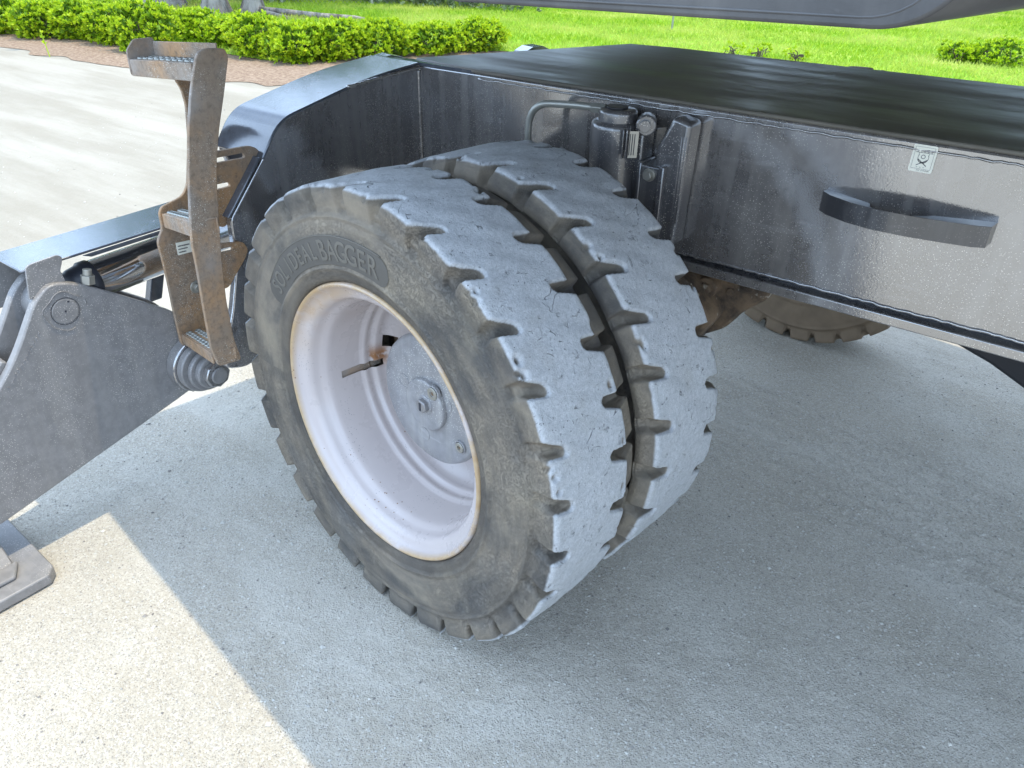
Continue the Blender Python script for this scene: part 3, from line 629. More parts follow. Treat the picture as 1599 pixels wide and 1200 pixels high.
# ================================================================ WHEELS
WY = 0.1094; NL = 29
def smooth(t): t = np.clip(t, 0, 1); return t * t * (3 - 2 * t)
def tyre(name, width, nout, nin, phase, parent, y0, res=36, prof_n=1.0, bo=0.0, bi=0.0, dam=1.0):
    """solid tyre, outer face at local y = y0; width = tread width. The notches are cut into the profile."""
    # half profile (r, w) on the outer side
    side = [(.322, .016), (.326, .006), (.335, .001), (.3495, -.002), (.3535, -.006), (.357, -.006), (.362, -.0025), (.40, -.0065), (.44, -.006), (.4535, -.003), (.457, -.005), (.4605, -.004), (.464, .002), (.475, .002), (.49, -.0005), (.505, -.0015), (.5125, -.0005), (.5165, .0020), (.5192, .0055), (.5202, .011)]
    bulge = .018  # the body is a little wider than the tread on the inner side of a pair
    fine = []
    for (r0, w0), (r1, w1) in zip(side, side[1:]):
        k = max(1, int(math.hypot(r1 - r0, w1 - w0) / (.0035 / prof_n)))
        for i in range(k): t = i / k; fine.append((r0 + (r1 - r0) * t, w0 + (w1 - w0) * t))
    fine.append(side[-1])
    ncr = int((width - .022) / (.0035 / prof_n)); crown = [(.5202 + .0008 * math.sin(math.pi * i / ncr), .011 + (width - .022) * i / ncr) for i in range(1, ncr)]
    back = [(r, width - w) for r, w in fine[::-1]]
    P = np.array(fine + crown + back); r = P[:, 0]; w = P[:, 1]; m = len(P)
    na = NL * res; th = np.arange(na) * 2 * math.pi / na
    TH, Rr = np.meshgrid(th, r, indexing='ij'); Ww = np.tile(w, (na, 1)); deg = np.degrees(TH)
    pitch = 360 / NL; lug = np.floor((deg - phase) / pitch + .5)
    rs = np.random.default_rng(int(phase * 10) + 3); jit = rs.uniform(-1, 1, (NL + 4, 6))
    li = (lug.astype(int)) % NL
    def groove(center, dw_mouth, mouth_w, end_w, slant):
        # angular centre varies linearly with w: center at the closed end, centre+slant at the mouth
        l2 = np.floor((deg - center) / pitch + .5); idx = l2.astype(int) % NL
        u = np.clip((Ww - end_w) / (mouth_w - end_w), -.6, 1.6)
        c = center + slant * u + jit[idx, 0] * .35
        da = (deg - c + pitch / 2) % pitch - pitch / 2
        s = np.radians(da) * .52
        hw = .0120 + .0055 * np.clip(u, 0, 1) + jit[idx, 1] * .0012
        ew = end_w + jit[idx, 2] * .003
        along = (Ww - ew) * np.sign(mouth_w - end_w)     # >0 towards the mouth
        d = np.where(along > hw, np.abs(s), np.hypot(s, np.minimum(along - hw, 0))) - hw
        return smooth(-d / .0075), u
    g1, u1 = groove(phase, 0, 0.0, nout, 2.3)
    g2, u2 = groove(phase + 5.1, 0, width, width - nin, -1.6)
    outer = Ww < width * .5
    g = np.where(outer, g1, g2); u = np.clip(np.where(outer, u1, u2), 0, 1)
    floor = .500 - .014 * u
    Dt = (0.5205 - floor)
    rn = np.where(Rr > .5, 0, 0)
    # compress everything above .462 towards the floor inside a notch
    k = (floor - .464) / (.5205 - .464)
    Rn = np.where(Rr > .464, Rr * (1 - g) + g * (.464 + (Rr - .464) * k), Rr)
    rec = .011 * g * smooth((Rr - .462) / .02) * smooth((.53 - Rr) / .01)
    edgew = smooth((.02 - np.minimum(Ww, width - Ww)) / .02)
    Wn = Ww + np.where(outer, 1, -1) * rec * edgew
    # worn, rounded lug corners and small chips
    edge = smooth(1 - np.abs(g - .35) / .35) * (Rr > .505)
    Rn -= edge * .0010
    # gentle unevenness
    X = np.cos(TH); Z = np.sin(TH)
    def wob(f1, f2, p): return np.sin(f1 * TH + p) * np.sin(f2 * Ww * 40 + p * 2) + .6 * np.sin(f1 * 2.3 * TH + 1.7 * p + 60 * Ww)
    rngl = smooth((Rr - .505) / .01)
    Rn += rngl * dam * (.0009 * wob(11, 1, 1.3) + .0006 * wob(31, 2, .4)) * (1 - g)
    Wn += (1 - rngl) * .0007 * wob(9, 1.3, 2.1) * dam
    bl = smooth((.513 - Rr) / .028) * smooth((Rr - .325) / .03)
    Wn += np.where(outer, -bo, bi) * bl
    cav = .045 * smooth((.474 - Rr) / .018) * smooth((Rr - .33) / .03)
    Wn += np.where(outer, cav if bo else 0.0, -cav if bi > .03 else 0.0)
    V = np.stack([Rn * X, Wn + y0, Rn * Z], -1).reshape(-1, 3)
    if dam:
        # torn bits: random gouges near lug corners
        ang = np.degrees(np.arctan2(V[:, 2], V[:, 0])); rr = np.hypot(V[:, 0], V[:, 2])
        for _ in range(38):
            a0 = rs.uniform(-40, 120); side_o = rs.random() < .5
            w0 = y0 + (rs.uniform(.0, .015) if side_o else width - rs.uniform(0, .015)); sz = rs.uniform(.004, .014)
            dd = np.hypot(np.radians((ang - a0 + 180) % 360 - 180) * .52 * rs.uniform(.5, 1.2), V[:, 1] - w0)
            mk = smooth(1 - dd / sz) * (rr > .505); s_ = 1 - mk * .010 / .52
            V[:, 0] *= s_; V[:, 2] *= s_
    ii = np.arange(na)[:, None] * m + np.arange(m)[None, :]; nx = np.roll(ii, -1, 0)
    F = np.stack([ii[:, :-1], ii[:, 1:], nx[:, 1:], nx[:, :-1]], -1).reshape(-1, 4)
    # close the bore (bead seat) so the ring is solid
    F2 = np.stack([ii[:, -1], ii[:, 0], nx[:, 0], nx[:, -1]], -1)
    return numesh(name, V, np.concatenate([F, F2]), M['rubber'], parent)
wheel = empty('front_wheel', (0, 0, .52), EX); wheel.rotation_euler = (0, 0, -WY)
T1 = tyre('tyre', .212, .052, .052, 43.6 - 12.4138 * 3, wheel, -.006, bi=.056)
wheel_in = empty('front_wheel', (0, 0, .52), EX); wheel_in.rotation_euler = (0, 0, -WY)
T2 = tyre('tyre', .232, .060, .056, 46.4 - 12.4138 * 3, wheel_in, .300, bo=.012, bi=.02)
# recess band with raised lettering on the outer sidewall
def sw(r):
    if r <= .362: return -.0035
    if r <= .40: return -.0035 + (r - .362) / .038 * -.004
    return -.0075
def bandmesh():
    V = []; F = []; a0, a1 = 75.5, 148.5; n = 90; k = 12
    for i in range(n + 1):
        a = a0 + (a1 - a0) * i / n
        e = min(a - a0, a1 - a) ; hw = .030 * min(1, math.sqrt(max(0, 1 - (1 - min(1, e / 4.5)) ** 2)) + .02); rc = .389 + .004 * math.sin((a - a0) / (a1 - a0) * math.pi)
        if a > 130: rc -= (a - 130) * .0006
        for j in range(k + 1):
            r = rc - hw + 2 * hw * j / k; V.append((r * math.cos(rad(a)), sw(r) - .006 - .0008, r * math.sin(rad(a))))
    for i in range(n):
        for j in range(k): p = i * (k + 1) + j; F.append((p, p + 1, p + k + 2, p + k + 1))
    me = newobj('sidewall_band', V, F, M['rubband'], wheel, smooth=True)
    return me
bandmesh()
def lettering():
    txt = [('SOLIDEAL', 142.5, 112.0, .037), ('BAGGER', 106.5, 82.5, .044)]
    dg = bpy.context.evaluated_depsgraph_get(); V = []; F = []
    for word, a0, a1, size in txt:
        n = len(word)
        for i, ch in enumerate(word):
            cu = bpy.data.curves.new('glyph', 'FONT'); cu.body = ch; cu.size = size * 1.38; cu.align_x = 'CENTER'; cu.extrude = .0012; cu.offset = .0006
            o = bpy.data.objects.new('glyph', cu); col.objects.link(o); dg.update()
            me = bpy.data.meshes.new_from_object(o.evaluated_get(bpy.context.evaluated_depsgraph_get()))
            a = a0 + (a1 - a0) * i / (n - 1); k = len(V); zr = .389 + .003 - size * .5 + - max(0, a - 130) * .0004 + .002
            for v in me.vertices:
                r = zr + v.co.y; aa = rad(a) - v.co.x * (.80 if size < .04 else .86) / .39
                V.append((r * math.cos(aa), sw(r) - .0072 - v.co.z, r * math.sin(aa)))
            F += [tuple(q + k for q in p.vertices) for p in me.polygons]
            bpy.data.objects.remove(o); bpy.data.meshes.remove(me); bpy.data.curves.remove(cu)
    return newobj('raised_lettering', V, F, M['rubletter'], wheel)
lettering()
# band border line
def ringline():
    g = G(); P = []
    for i in range(80):
        a = 79.5 + (145.0 - 79.5) * i / 79; rc = .422 - (max(0, a - 130) * .0006); P.append((rc * math.cos(rad(a)), sw(.4) - .0065, rc * math.sin(rad(a))))
    g.tube(P, .0013, 6); g.build('band_border', M['rubletter'], wheel, smooth=True)
ringline()
# --- rim (lathe with the valve slot and hand hole really cut out)
def rim(parent, y0=0.0, full=True, mirror=False):
    prof = [(.322, .030), (.3235, .010), (.3225, .001), (.3195, -.0035), (.3160, -.0035), (.3125, .000), (.309, .006), (.303, .012), (.295, .016), (.287, .020), (.2815, .026), (.2785, .034), (.277, .042), (.2735, .050), (.2685, .058), (.266, .066), (.2655, .075), (.265, .10), (.2645, .135), (.264, .150), (.2635, .156), (.2585, .162), (.2570, .168), (.2585, .174), (.2595, .180), (.2585, .186), (.252, .191), (.2495, .196), (.2495, .205), (.2485, .214), (.243, .222), (.237, .228), (.22, .240), (.205, .244), (.190, .2445), (.16, .245), (.05, .246), (.001, .246)]
    n = 360; V = []; F = []
    for r, w in prof:
        for i in range(n): a = 2 * math.pi * i / n; V.append((r * math.cos(a), w + y0, r * math.sin(a)))
    for j in range(len(prof) - 1):
        r, w = prof[j]; r1, w1 = prof[j + 1]; rm, wm = (r + r1) / 2, (w + w1) / 2
        for i in range(n):
            a = (i + .5)
            if full and .100 < wm < .215 and r < .27 and abs(a - 184) < 1.6: continue
            if full and .214 < rm < .246 and wm > .214 and abs(a - 170) < 4: continue
            F.append((j * n + i, j * n + (i + 1) % n, (j + 1) * n + (i + 1) % n, (j + 1) * n + i))
    o = newobj('rim', V, F, M['rim'], parent, smooth=True)
    return o
RIM = rim(wheel)
# finer barrel rings need a separate band of quads around the slot: lip inner wall
G().lathe([(.3225, .02), (.3225, .19), (.2700, .19), (.2700, .187), (.3195, .187), (.3195, .02)], (0, 0, 0), (0, 1, 0), 96, caps=False).build('rim_outer_band', M['cast'], wheel, smooth=False)
G().lathe([(.318, .300), (.318, .52), (.24, .52), (.24, .516), (.30, .51), (.30, .300)], (0, 0, 0), (0, 1, 0), 96, caps=False).build('rim', M['cast'], wheel_in, smooth=False)
g = G()
for i_ in range(-3, 3):
    a0, a1 = rad(184 + i_), rad(185 + i_)
    g.prism([(.2705 * math.cos(a0), .095, .2705 * math.sin(a0)), (.2705 * math.cos(a1), .095, .2705 * math.sin(a1)), (.2705 * math.cos(a1), .222, .2705 * math.sin(a1)), (.2705 * math.cos(a0), .222, .2705 * math.sin(a0))], (-.002, 0, 0))
g.build('slot_backing', M['rust'], wheel)
G().lathe([(.262, .262), (.262, .266), (.001, .266), (.001, .262)], (0, 0, 0), (0, 1, 0), 64, caps=False).build('wheel_disc', M['cast'], wheel)
# --- hub cover
H = .150
hub = G().lathe([(.156, .246), (.1605, .20), (.1615, H + .014), (.1585, H + .006), (.152, H + .001), (.1, H), (.0635, H), (.0630, H)], (0, 0, 0), (0, 1, 0), 96).build('hub_cover', M['hub'], wheel, smooth=True)
hub.data.set_sharp_from_angle(angle=rad(40))
G().lathe([(.064, H + .002), (.064, H - .010), (.0605, H - .013), (.0, H - .013)], (0, 0, -.004), (0, 1, 0), 64).build('hub_boss', M['hub'], wheel, bevel=.0015)
g = G().lathe([(.024, H - .008), (.024, H - .014), (.021, H - .016), (.001, H - .016)], (.004, 0, .0), (0, 1, 0), 40); g.build('hub_plug_washer', M['hub'], wheel, bevel=.001)
G().lathe([(.018, H - .014), (.018, H - .026), (.015, H - .028), (.001, H - .028)], (.004, 0, .0), (0, 1, 0), 6).build('hub_plug', M['hubnut'], wheel, bevel=.002)
G().box((.0015, H - .0295, -.010), (.0065, H - .027, .010)).build('plug_slot', M['ink'], wheel)
def plug(a, r, R0, y, name='drain_plug'):
    x, z = r * math.cos(rad(a)), r * math.sin(rad(a))
    G().lathe([(R0 * 1.28, y + .004), (R0 * 1.28, y - .004), (R0 * 1.1, y - .0055), (R0 * 1.08, y - .003), (.001, y - .003)], (x, 0, z), (0, 1, 0), 36).build(name + '_seat', M['hub'], wheel, bevel=.0008)
    G().lathe([(R0 * 1.10, y - .0025), (R0 * 1.10, y - .0035), (.001, y - .0035)], (x, 0, z), (0, 1, 0), 36).build(name + '_seal', M['ink'], wheel)
    G().lathe([(R0, y - .002), (R0, y - .0065), (R0 * .9, y - .0075), (R0 * .45, y - .0075), (R0 * .42, y - .0045), (.001, y - .0045)], (x, 0, z), (0, 1, 0), 36).build(name, M['bright'], wheel)
    G().lathe([(R0 * .34, y - .0046), (R0 * .34, y - .0052), (.001, y - .0052)], (x, 0, z), (0, 1, 0), 6).build(name + '_socket', M['castrust'] if 'castrust' in M else M['cast'], wheel)
plug(52, .050, .0155, H - .008); plug(-33, .130, .0125, H)
for a, r in ((166, .087), (16, .066), (-100, .098)):
    x, z = r * math.cos(rad(a)), r * math.sin(rad(a))
    G().lathe([(.0175, H + .001), (.0175, H - .0008), (.0165, H - .0012), (.0155, H - .0008), (.0155, H - .0005), (.001, H - .0005)], (x, 0, z), (0, 1, 0), 32).build('screw_cap', M['hub'], wheel)
# --- axle, knuckle and rusty castings under the frame
axle = G().cyl((.03, .30, .52), (.07, 1.0, .52), .11, n=24).prism(rnd([(.02, .80, .42), (.32, .80, .46), (.40, .80, .60), (.30, .80, .70), (.0, .80, .70)], .03), (0, .16, 0)).build('front_axle', M['cast'], EX, bevel=.01)
ub = G()
ub.prism(rnd([(.27, .90, .52), (.34, .90, .50), (.40, .90, .54), (.44, .90, .60), (.50, .90, .655), (.52, .90, .735), (.27, .90, .735)], .02), (0, .05, 0))
ub.build('steering_arm', M['cast'], axle, bevel=.008)
G().cyl((.345, .865, .655), (.345, .905, .655), .028, n=20).cyl((.345, .855, .655), (.345, .87, .655), .016, n=6).build('arm_bolt', M['cast'], axle, bevel=.003)
for k in range(5): G().cyl((.30 + k * .05, .895, .60 + .024 * k), (.30 + k * .05, .903, .60 + .024 * k), random.uniform(.008, .016), n=10).build('casting_boss', M['cast'], axle, bevel=.002)
G().cyl((.36, .93, .60), (.33, 1.9, .56), .022, n=14).build('tie_rod', M['cast'], axle)
G().tube(bez([(.40, .93, .71), (.43, .90, .66), (.50, .92, .68), (.56, .96, .74)]), .010, 8).build('brake_hose', M['cast'], axle, smooth=True)
G().prism([(.88, 1.20, .73), (1.9, 1.20, .73), (1.9, 1.20, .20), (1.3, 1.20, .38), (1.0, 1.20, .515), (.895, 1.20, .548), (.86, 1.20, .60)], (0, .10, 0)).build('transmission_guard', M['black'], EX, bevel=.01)
# --- far side twin wheels
far = empty('far_front_wheel', (.04, .29, .52), EX); far.rotation_euler = (0, 0, -WY)
F1 = tyre('tyre', .225, .06, .055, 8, far, 1.80, res=16, prof_n=.5, dam=0); F1.data.materials[0] = simple('muddy_rubber', (.23, .165, .105), .85, 0, 40, .8, .6)
G().lathe([(.323, 1.80), (.323, 2.02), (.28, 2.02), (.26, 1.92), (.26, 1.80)], (0, 0, 0), (0, 1, 0), 48, caps=False).build('rim', M['cast'], far)
# --- upper structure (slewed 8 degrees), mostly above the frame of the picture
ca, sa = math.cos(math.atan(.142)), math.sin(math.atan(.142))
O0 = Vector((-1.08, -.030, 1.5)); eu = Vector((ca, -sa, 0)); ev = Vector((sa, ca, 0))
def up(u, v, z): p = O0 + eu * u + ev * v; return (p.x, p.y, z)
upper = G().prism([up(0, 0, 1.5), up(3.6, 0, 1.5), up(3.6, 2.92, 1.5), up(0, 2.92, 1.5)], (0, 0, .10)).build('upper_structure', M['skirt'], EX, bevel=.01)
G().prism([up(.5, .45, 1.602), up(3.6, .45, 1.602), up(3.6, 2.5, 1.602), up(.5, 2.5, 1.602)], (0, 0, 1.0)).build('engine_housing', M['skirt'], upper, bevel=.04)
G().lathe([(.62, 0), (.62, .40)], (2.3, 1.19, 1.118), (0, 0, 1), 48).build('slewing_ring', M['black'], EX)
# skirt box with rounded lower corner
u0 = (Vector((.463, 0, 0)) - Vector((O0.x, 0, 0))).x / ca
def upz(x): return 1.387 + .030 * (x - .463)
def ub_(x, off, z): return (x, -.190 - .142 * x + off, z)
sk = rnd([ub_(.463, 0, 1.387), ub_(.945, 0, 1.4010), ub_(.985, 0, 1.499), ub_(.463, 0, 1.499)], [.004, .045, 0, 0], 10)
skb = G().prism(sk, ev * 1.1).build('skirt_box', M['skirt'], EX, bevel=.004, seg=3)
# raised pressing line along the lower edge
rim_p = rnd([ub_(.475, -.0025, 1.3935), ub_(.935, -.0025, 1.4070), ub_(.974, -.0025, 1.499)], [0, .04, 0], 8)[0:12]
g = G(); g.tube([ub_(.475, -.001, 1.3945)] + [Vector(q) + Vector((0, .001, 0)) for q in rnd([ub_(.475, 0, 1.3945), ub_(.932, 0, 1.4078), ub_(.966, 0, 1.499)], [0, .04, 0], 8)[1:]], .0014, 6); g.build('skirt_pressing', M['skirt'], skb, smooth=True)

# ================================================================ SETTING
# gravel yard: one sheet out to the horizon, finer near the machine
def sheet(name, x0, x1, y0, y1, step, zf, mat):
    nx, ny = int((x1 - x0) / step) + 1, int((y1 - y0) / step) + 1
    X, Y = np.meshgrid(np.linspace(x0, x1, nx), np.linspace(y0, y1, ny), indexing='ij'); Z = zf(X, Y)
    V = np.stack([X, Y, Z], -1).reshape(-1, 3); ii = np.arange(nx)[:, None] * ny + np.arange(ny)[None, :]
    F = np.stack([ii[:-1, :-1], ii[1:, :-1], ii[1:, 1:], ii[:-1, 1:]], -1).reshape(-1, 4)
    return numesh(name, V, F, mat)
gr = kind(newobj('gravel_ground', [(-400, -400, 0), (400, -400, 0), (400, 400, 0), (-400, 400, 0)], [(0, 1, 2, 3)], M['ground']))
kind(newobj('added_reflection_sheet', [(.62, -.25, .004), (-.48, -4.7, .004), (-4, -14, .004), (-9, -14, .004), (-3.4, -4.7, .004), (-1.7, -2.05, .004), (-.45, -1.07, .004)], [tuple(range(7))], simple('dark_reflection_grey', (.05, .05, .052), .9, 0, 150, .5)))  # unseen dark sheet added so the chassis side mirrors a dark area
# mulch strip and lawn follow the yard's edge (a line running away to the right)
edge = [(-22, 1.5), (-16, 2.8), (-12, 3.3), (-10.3, 3.6), (-9.2, 3.65), (-8.1, 3.8), (-7.5, 3.9), (-6.6, 4.0), (-6.0, 4.25), (-5.75, 5.2), (-5.4, 6.3), (-4.9, 7.2), (-4.0, 7.8), (-2.6, 8.2), (-.7, 8.5), (1.5, 8.7), (6, 8.9), (20, 9)]
def strip(name, E, off0, off1, z, mat, rag=.0):
    V = []; F = []; P = []
    for i in range(len(E) - 1):
        for k in range(12): t = k / 12; P.append((E[i][0] * (1 - t) + E[i + 1][0] * t, E[i][1] * (1 - t) + E[i + 1][1] * t))
    P.append(E[-1]); m = len(off0) if isinstance(off0, list) else None
    for i, (x, y) in enumerate(P):
        dx, dy = (P[min(i + 1, len(P) - 1)][0] - P[max(i - 1, 0)][0], P[min(i + 1, len(P) - 1)][1] - P[max(i - 1, 0)][1]); l = math.hypot(dx, dy); nx, ny = -dy / l, dx / l
        j0 = rag * noise.noise((x * 2.1, y * 2.1, 0)) * 1.6
        V += [(x + nx * (off0 + j0), y + ny * (off0 + j0), z), (x + nx * off1, y + ny * off1, z)]
    for i in range(len(P) - 1): F.append((2 * i, 2 * i + 2, 2 * i + 3, 2 * i + 1))
    return newobj(name, V, F, mat)
MB_LATER = True
def lawn_z(X, Y): return .012 + .05 * np.clip((np.hypot(X + 3, Y - 8) - 3) / 8, 0, 1) * (1 + np.sin(X * .7) * np.cos(Y * .5))
LE = [(-26, 1.6), (-16, 3.4), (-12, 4.15), (-9.6, 4.9), (-8.6, 5.2), (-7.3, 5.25), (-7.0, 6.2), (-6.6, 7.2), (-5.9, 8.0), (-4.6, 8.3), (-3.2, 8.6), (-1.2, 8.9), (1.5, 9.1), (6, 9.3), (20, 9.4)]
kind(strip('lawn', LE, 0.0, 300.0, .012, M['lawn'], .18)) if False else None
def ragged(E, rag, z):
    out = []
    for i in range(len(E) - 1):
        for k in range(12):
            t = k / 12; x, y = E[i][0] * (1 - t) + E[i + 1][0] * t, E[i][1] * (1 - t) + E[i + 1][1] * t
            out.append((x + rag * noise.noise((x * 2.1, y * 2.1, 0)), y + rag * 1.5 * noise.noise((x * 2.1, y * 2.1, 5)), z))
    return out + [(*E[-1], z)]
mbv = ragged(edge, .12, .006) + [(x, y + .5, .006) for x, y in LE[::-1]]
kind(newobj('mulch_bed', mbv, [tuple(range(len(mbv)))], M['mulch']))
V = [(x, y, .012) for x, y in LE] + [(300, 9.4, .012), (300, 400, .012), (-400, 400, .012), (-400, 1.6, .012)]
lawn = kind(newobj('lawn', V, [tuple(range(len(V)))], M['lawn']))
def inside(x, y):
    c = np.zeros(len(x), bool); n = len(V)
    for i in range(n):
        x0, y0 = V[i][:2]; x1, y1 = V[(i + 1) % n][:2]
        if y0 == y1: continue
        k = ((y0 > y) != (y1 > y)) & (x < (x1 - x0) * (y - y0) / (y1 - y0) + x0); c ^= k
    return c
# grass blades, denser nearer
def grass(n):
    # sample inside the view wedge beyond the yard
    ang = rng.uniform(-1.40, .10, n * 2); dist = 6 + 22 * rng.random(n * 2) ** .8
    x = 1.058 + np.sin(ang) * dist; y = -.93 + np.cos(ang) * dist
    k = inside(x, y); x, y, dist = x[k][:n], y[k][:n], dist[k][:n]; m = len(x)
    h = rng.uniform(.03, .075, m); w = rng.uniform(.004, .009, m) * (1 + dist / 14); a = rng.uniform(0, 6.28, m); lx, ly = rng.normal(0, .025, m), rng.normal(0, .025, m)
    P = np.zeros((m, 3, 3)); P[:, 0] = np.stack([x - w * np.cos(a), y - w * np.sin(a), np.full(m, .01)], -1); P[:, 1] = np.stack([x + w * np.cos(a), y + w * np.sin(a), np.full(m, .01)], -1)
    P[:, 2] = np.stack([x + lx, y + ly, .012 + h], -1)
    return numesh('lawn_grass', P.reshape(-1, 3), np.arange(m * 3).reshape(-1, 3), M['blade'], smooth=False)
kind(grass(200000), 'stuff')
# loose stones
def stones(n, name, x0, x1, y0, y1, smin, smax, mat):
    base = np.array([(1,0,0),(-1,0,0),(0,1,0),(0,-1,0),(0,0,1),(0,0,-1)], float); tri = np.array([(0,2,4),(2,1,4),(1,3,4),(3,0,4),(2,0,5),(1,2,5),(3,1,5),(0,3,5)])
    c = np.stack([rng.uniform(x0, x1, n), rng.uniform(y0, y1, n)], -1); s = smin + (smax - smin) * rng.random(n) ** 4
    P = base[None] * s[:, None, None] * rng.uniform(.6, 1.3, (n, 6, 1)); P[..., 2] *= .6
    a = rng.uniform(0, 6.28, n); ca_, sa_ = np.cos(a)[:, None], np.sin(a)[:, None]; X = P[..., 0] * ca_ - P[..., 1] * sa_; Y = P[..., 0] * sa_ + P[..., 1] * ca_
    P[..., 0] = X + c[:, 0:1]; P[..., 1] = Y + c[:, 1:2]; P[..., 2] += s[:, None] * .15
    F = (tri[None] + (np.arange(n) * 6)[:, None, None]).reshape(-1, 3)
    return kind(numesh(name, P.reshape(-1, 3), F, mat, smooth=False), 'stuff')
def stonemat():
    m = NT('loose_stone'); g_ = m.n('ShaderNodeNewGeometry'); rp = m.n('ShaderNodeValToRGB'); m.lk(g_.outputs['Random Per Island'], rp.inputs[0])
    e = rp.color_ramp.elements; e[0].position = 0; e[0].color = (.16, .15, .14, 1); e[1].position = 1; e[1].color = (.60, .57, .51, 1)
    for p_, c_ in ((.10, (.22, .20, .18)), (.16, (.42, .40, .36)), (.85, (.50, .48, .43))): k = e.new(p_); k.color = (*c_, 1)
    return m.fin(rp.outputs[0], .85, 0, m.bump(m.noise(300, 3), .3, .001))
M['stone'] = stonemat()
stones(60000, 'loose_gravel', -1.9, 1.7, -1.2, 2.3, .0010, .0042, M['stone'])
stones(1400, 'small_pebble', -6, 3, -1.2, 3.6, .004, .009, M['stone'])
stones(900, 'scattered_grit', -1.2, 1.7, -.9, 1.9, .0030, .0065, M['stone'])

# ---- vegetation
def leaves_mesh(name, centers, dirs, size, per, mat, parent, spread=.9):
    """rosettes of small folded leaves at shoot tips"""
    n = len(centers); m = n * per
    c = np.repeat(centers, per, 0); d = np.repeat(dirs, per, 0)
    r = rng.normal(size=(m, 3)); r /= np.linalg.norm(r, axis=1)[:, None]
    l = d + r * spread; l /= np.linalg.norm(l, axis=1)[:, None]
    s = np.cross(l, rng.normal(size=(m, 3))); s /= np.linalg.norm(s, axis=1)[:, None]; nn = np.cross(l, s)
    L = (size * rng.uniform(.6, 1.2, m))[:, None]; Wd = L * .24
    p0 = c; p1 = c + l * L * .5 + s * Wd + nn * L * .05; p2 = c + l * L; p3 = c + l * L * .5 - s * Wd + nn * L * .05
    V_ = np.stack([p0, p1, p2, p3], 1).reshape(-1, 3)
    return numesh(name, V_, np.arange(m * 4).reshape(-1, 4), mat, parent, smooth=False)
def bush(x, y, rx, ry, h, label, tips=430, mat='leaf', size=.056, group='clipped yellow-green shrubs along the yard edge', name='clipped_shrub', cat='shrub'):
    b = empty(name, (x, y, 0)); thing(b, label, cat, group)
    if name == 'clipped_shrub' and x < -3: h *= random.uniform(.70, .90); rx *= random.uniform(.78, .92); ry *= .86
    d = rng.normal(size=(tips * 2, 3)); d[:, 2] = d[:, 2] * 1.1 + .1; d /= np.linalg.norm(d, axis=1)[:, None]; d = d[:tips]
    lump = np.array([1 + .42 * noise.noise((v[0] * 2.3 + x, v[1] * 2.3 + y, v[2] * 2.3)) + .10 * noise.noise((v[0] * 6 + x, v[1] * 6, v[2] * 6)) for v in d])
    rr = lump * np.where(rng.random(tips) < .85, rng.uniform(.86, 1.06, tips), rng.uniform(.5, .86, tips))
    P = d * rr[:, None] * np.array([rx, ry, h * .50]); P[:, 2] += h * .49
    P[:, 2] = np.maximum(P[:, 2], .03)
    dd = d * .8 + np.array([0, 0, .7]); dd /= np.linalg.norm(dd, axis=1)[:, None]
    outer = rr > .80 * lump
    leaves_mesh('foliage', P[outer], dd[outer], size, 9, M[mat], b)
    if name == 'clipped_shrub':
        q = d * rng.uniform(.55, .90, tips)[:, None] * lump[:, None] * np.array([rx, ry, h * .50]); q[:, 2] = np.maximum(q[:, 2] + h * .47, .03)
        leaves_mesh('old_shaded_foliage', q, dd, size * 1.1, 7, M['leafshade'], b)
    g = G()
    for k in range(18):
        q = P[rng.integers(len(P))] * .85; a = Vector((rng.normal(0, .05), rng.normal(0, .05), 0)); mid = a.lerp(Vector(q), .5) + Vector((0, 0, .05))
        g.tube([a, mid, Vector(q)], .006, 5)
    g.build('stems', M['twig'], b); return b
bushes = [
 (-11.95, 4.25, 0.45, 0.45, 0.55, 'yellow-green shrub at the far left end of the row, cut by the picture edge'),
 (-11.15, 4.4, 0.42, 0.42, 0.58, 'rounded shrub second from the far left in the row by the gravel'),
 (-10.65, 4.75, 0.45, 0.45, 0.62, 'darker rounded shrub third from the far left, behind the thin yellow sapling'),
 (-9.95, 4.8, 0.44, 0.44, 0.66, 'tall rounded shrub just left of the last shrub before the gap in the row'),
 (-9.1, 4.72, 0.46, 0.46, 0.66, 'large rounded shrub at the left side of the gap, next to the top ladder step'),
 (-9.45, 5.75, 0.4, 0.4, 0.46, 'low shrub right of the gap, above the top ladder step'),
 (-8.65, 5.72, 0.46, 0.46, 0.5, 'low shrub second right of the gap, behind the ladder stringer top'),
 (-7.75, 5.45, 0.46, 0.46, 0.6, 'broad shrub with dark base nearest the rust-brown ladder'),
 (-7.1, 5.5, 0.42, 0.42, 0.6, 'shrub standing closest to the sloping outrigger housing'),
 (-6.9, 5.95, 0.42, 0.42, 0.54, 'shrub behind the bend of the outrigger housing'),
 (-6.65, 6.5, 0.42, 0.42, 0.52, 'shrub in the row right of the housing bend, left of the last two'),
 (-6.4, 7.15, 0.44, 0.44, 0.5, 'shrub second from the right end of the long row'),
 (-6.2, 7.85, 0.42, 0.42, 0.5, 'shrub at the right end of the long row, against open lawn'),
]
for x, y, rx, ry, h, lb in bushes: bush(x, y, rx, ry, h, lb)
bush(-.45, 11.9, .36, .36, .32, 'small bright shrub at the right edge of the picture beyond the deck', 200, size=.05)
bush(-.95, 11.8, .26, .26, .24, 'low bright shrub just left of the right-edge shrub beyond the deck', 130, size=.05)
for i, (x, y) in enumerate([(-3.35, 9.75), (-3.0, 9.9), (-2.6, 10.1)]):
    bush(x, y, .14, .12, .20, ['tiny bright seedling left of three peeping over the deck edge', 'tiny bright seedling in the middle of three peeping over the deck edge', 'tiny bright seedling right of three peeping over the deck edge'][i], 26, size=.05, group='seedlings beyond the deck', name='seedling', cat='seedling')
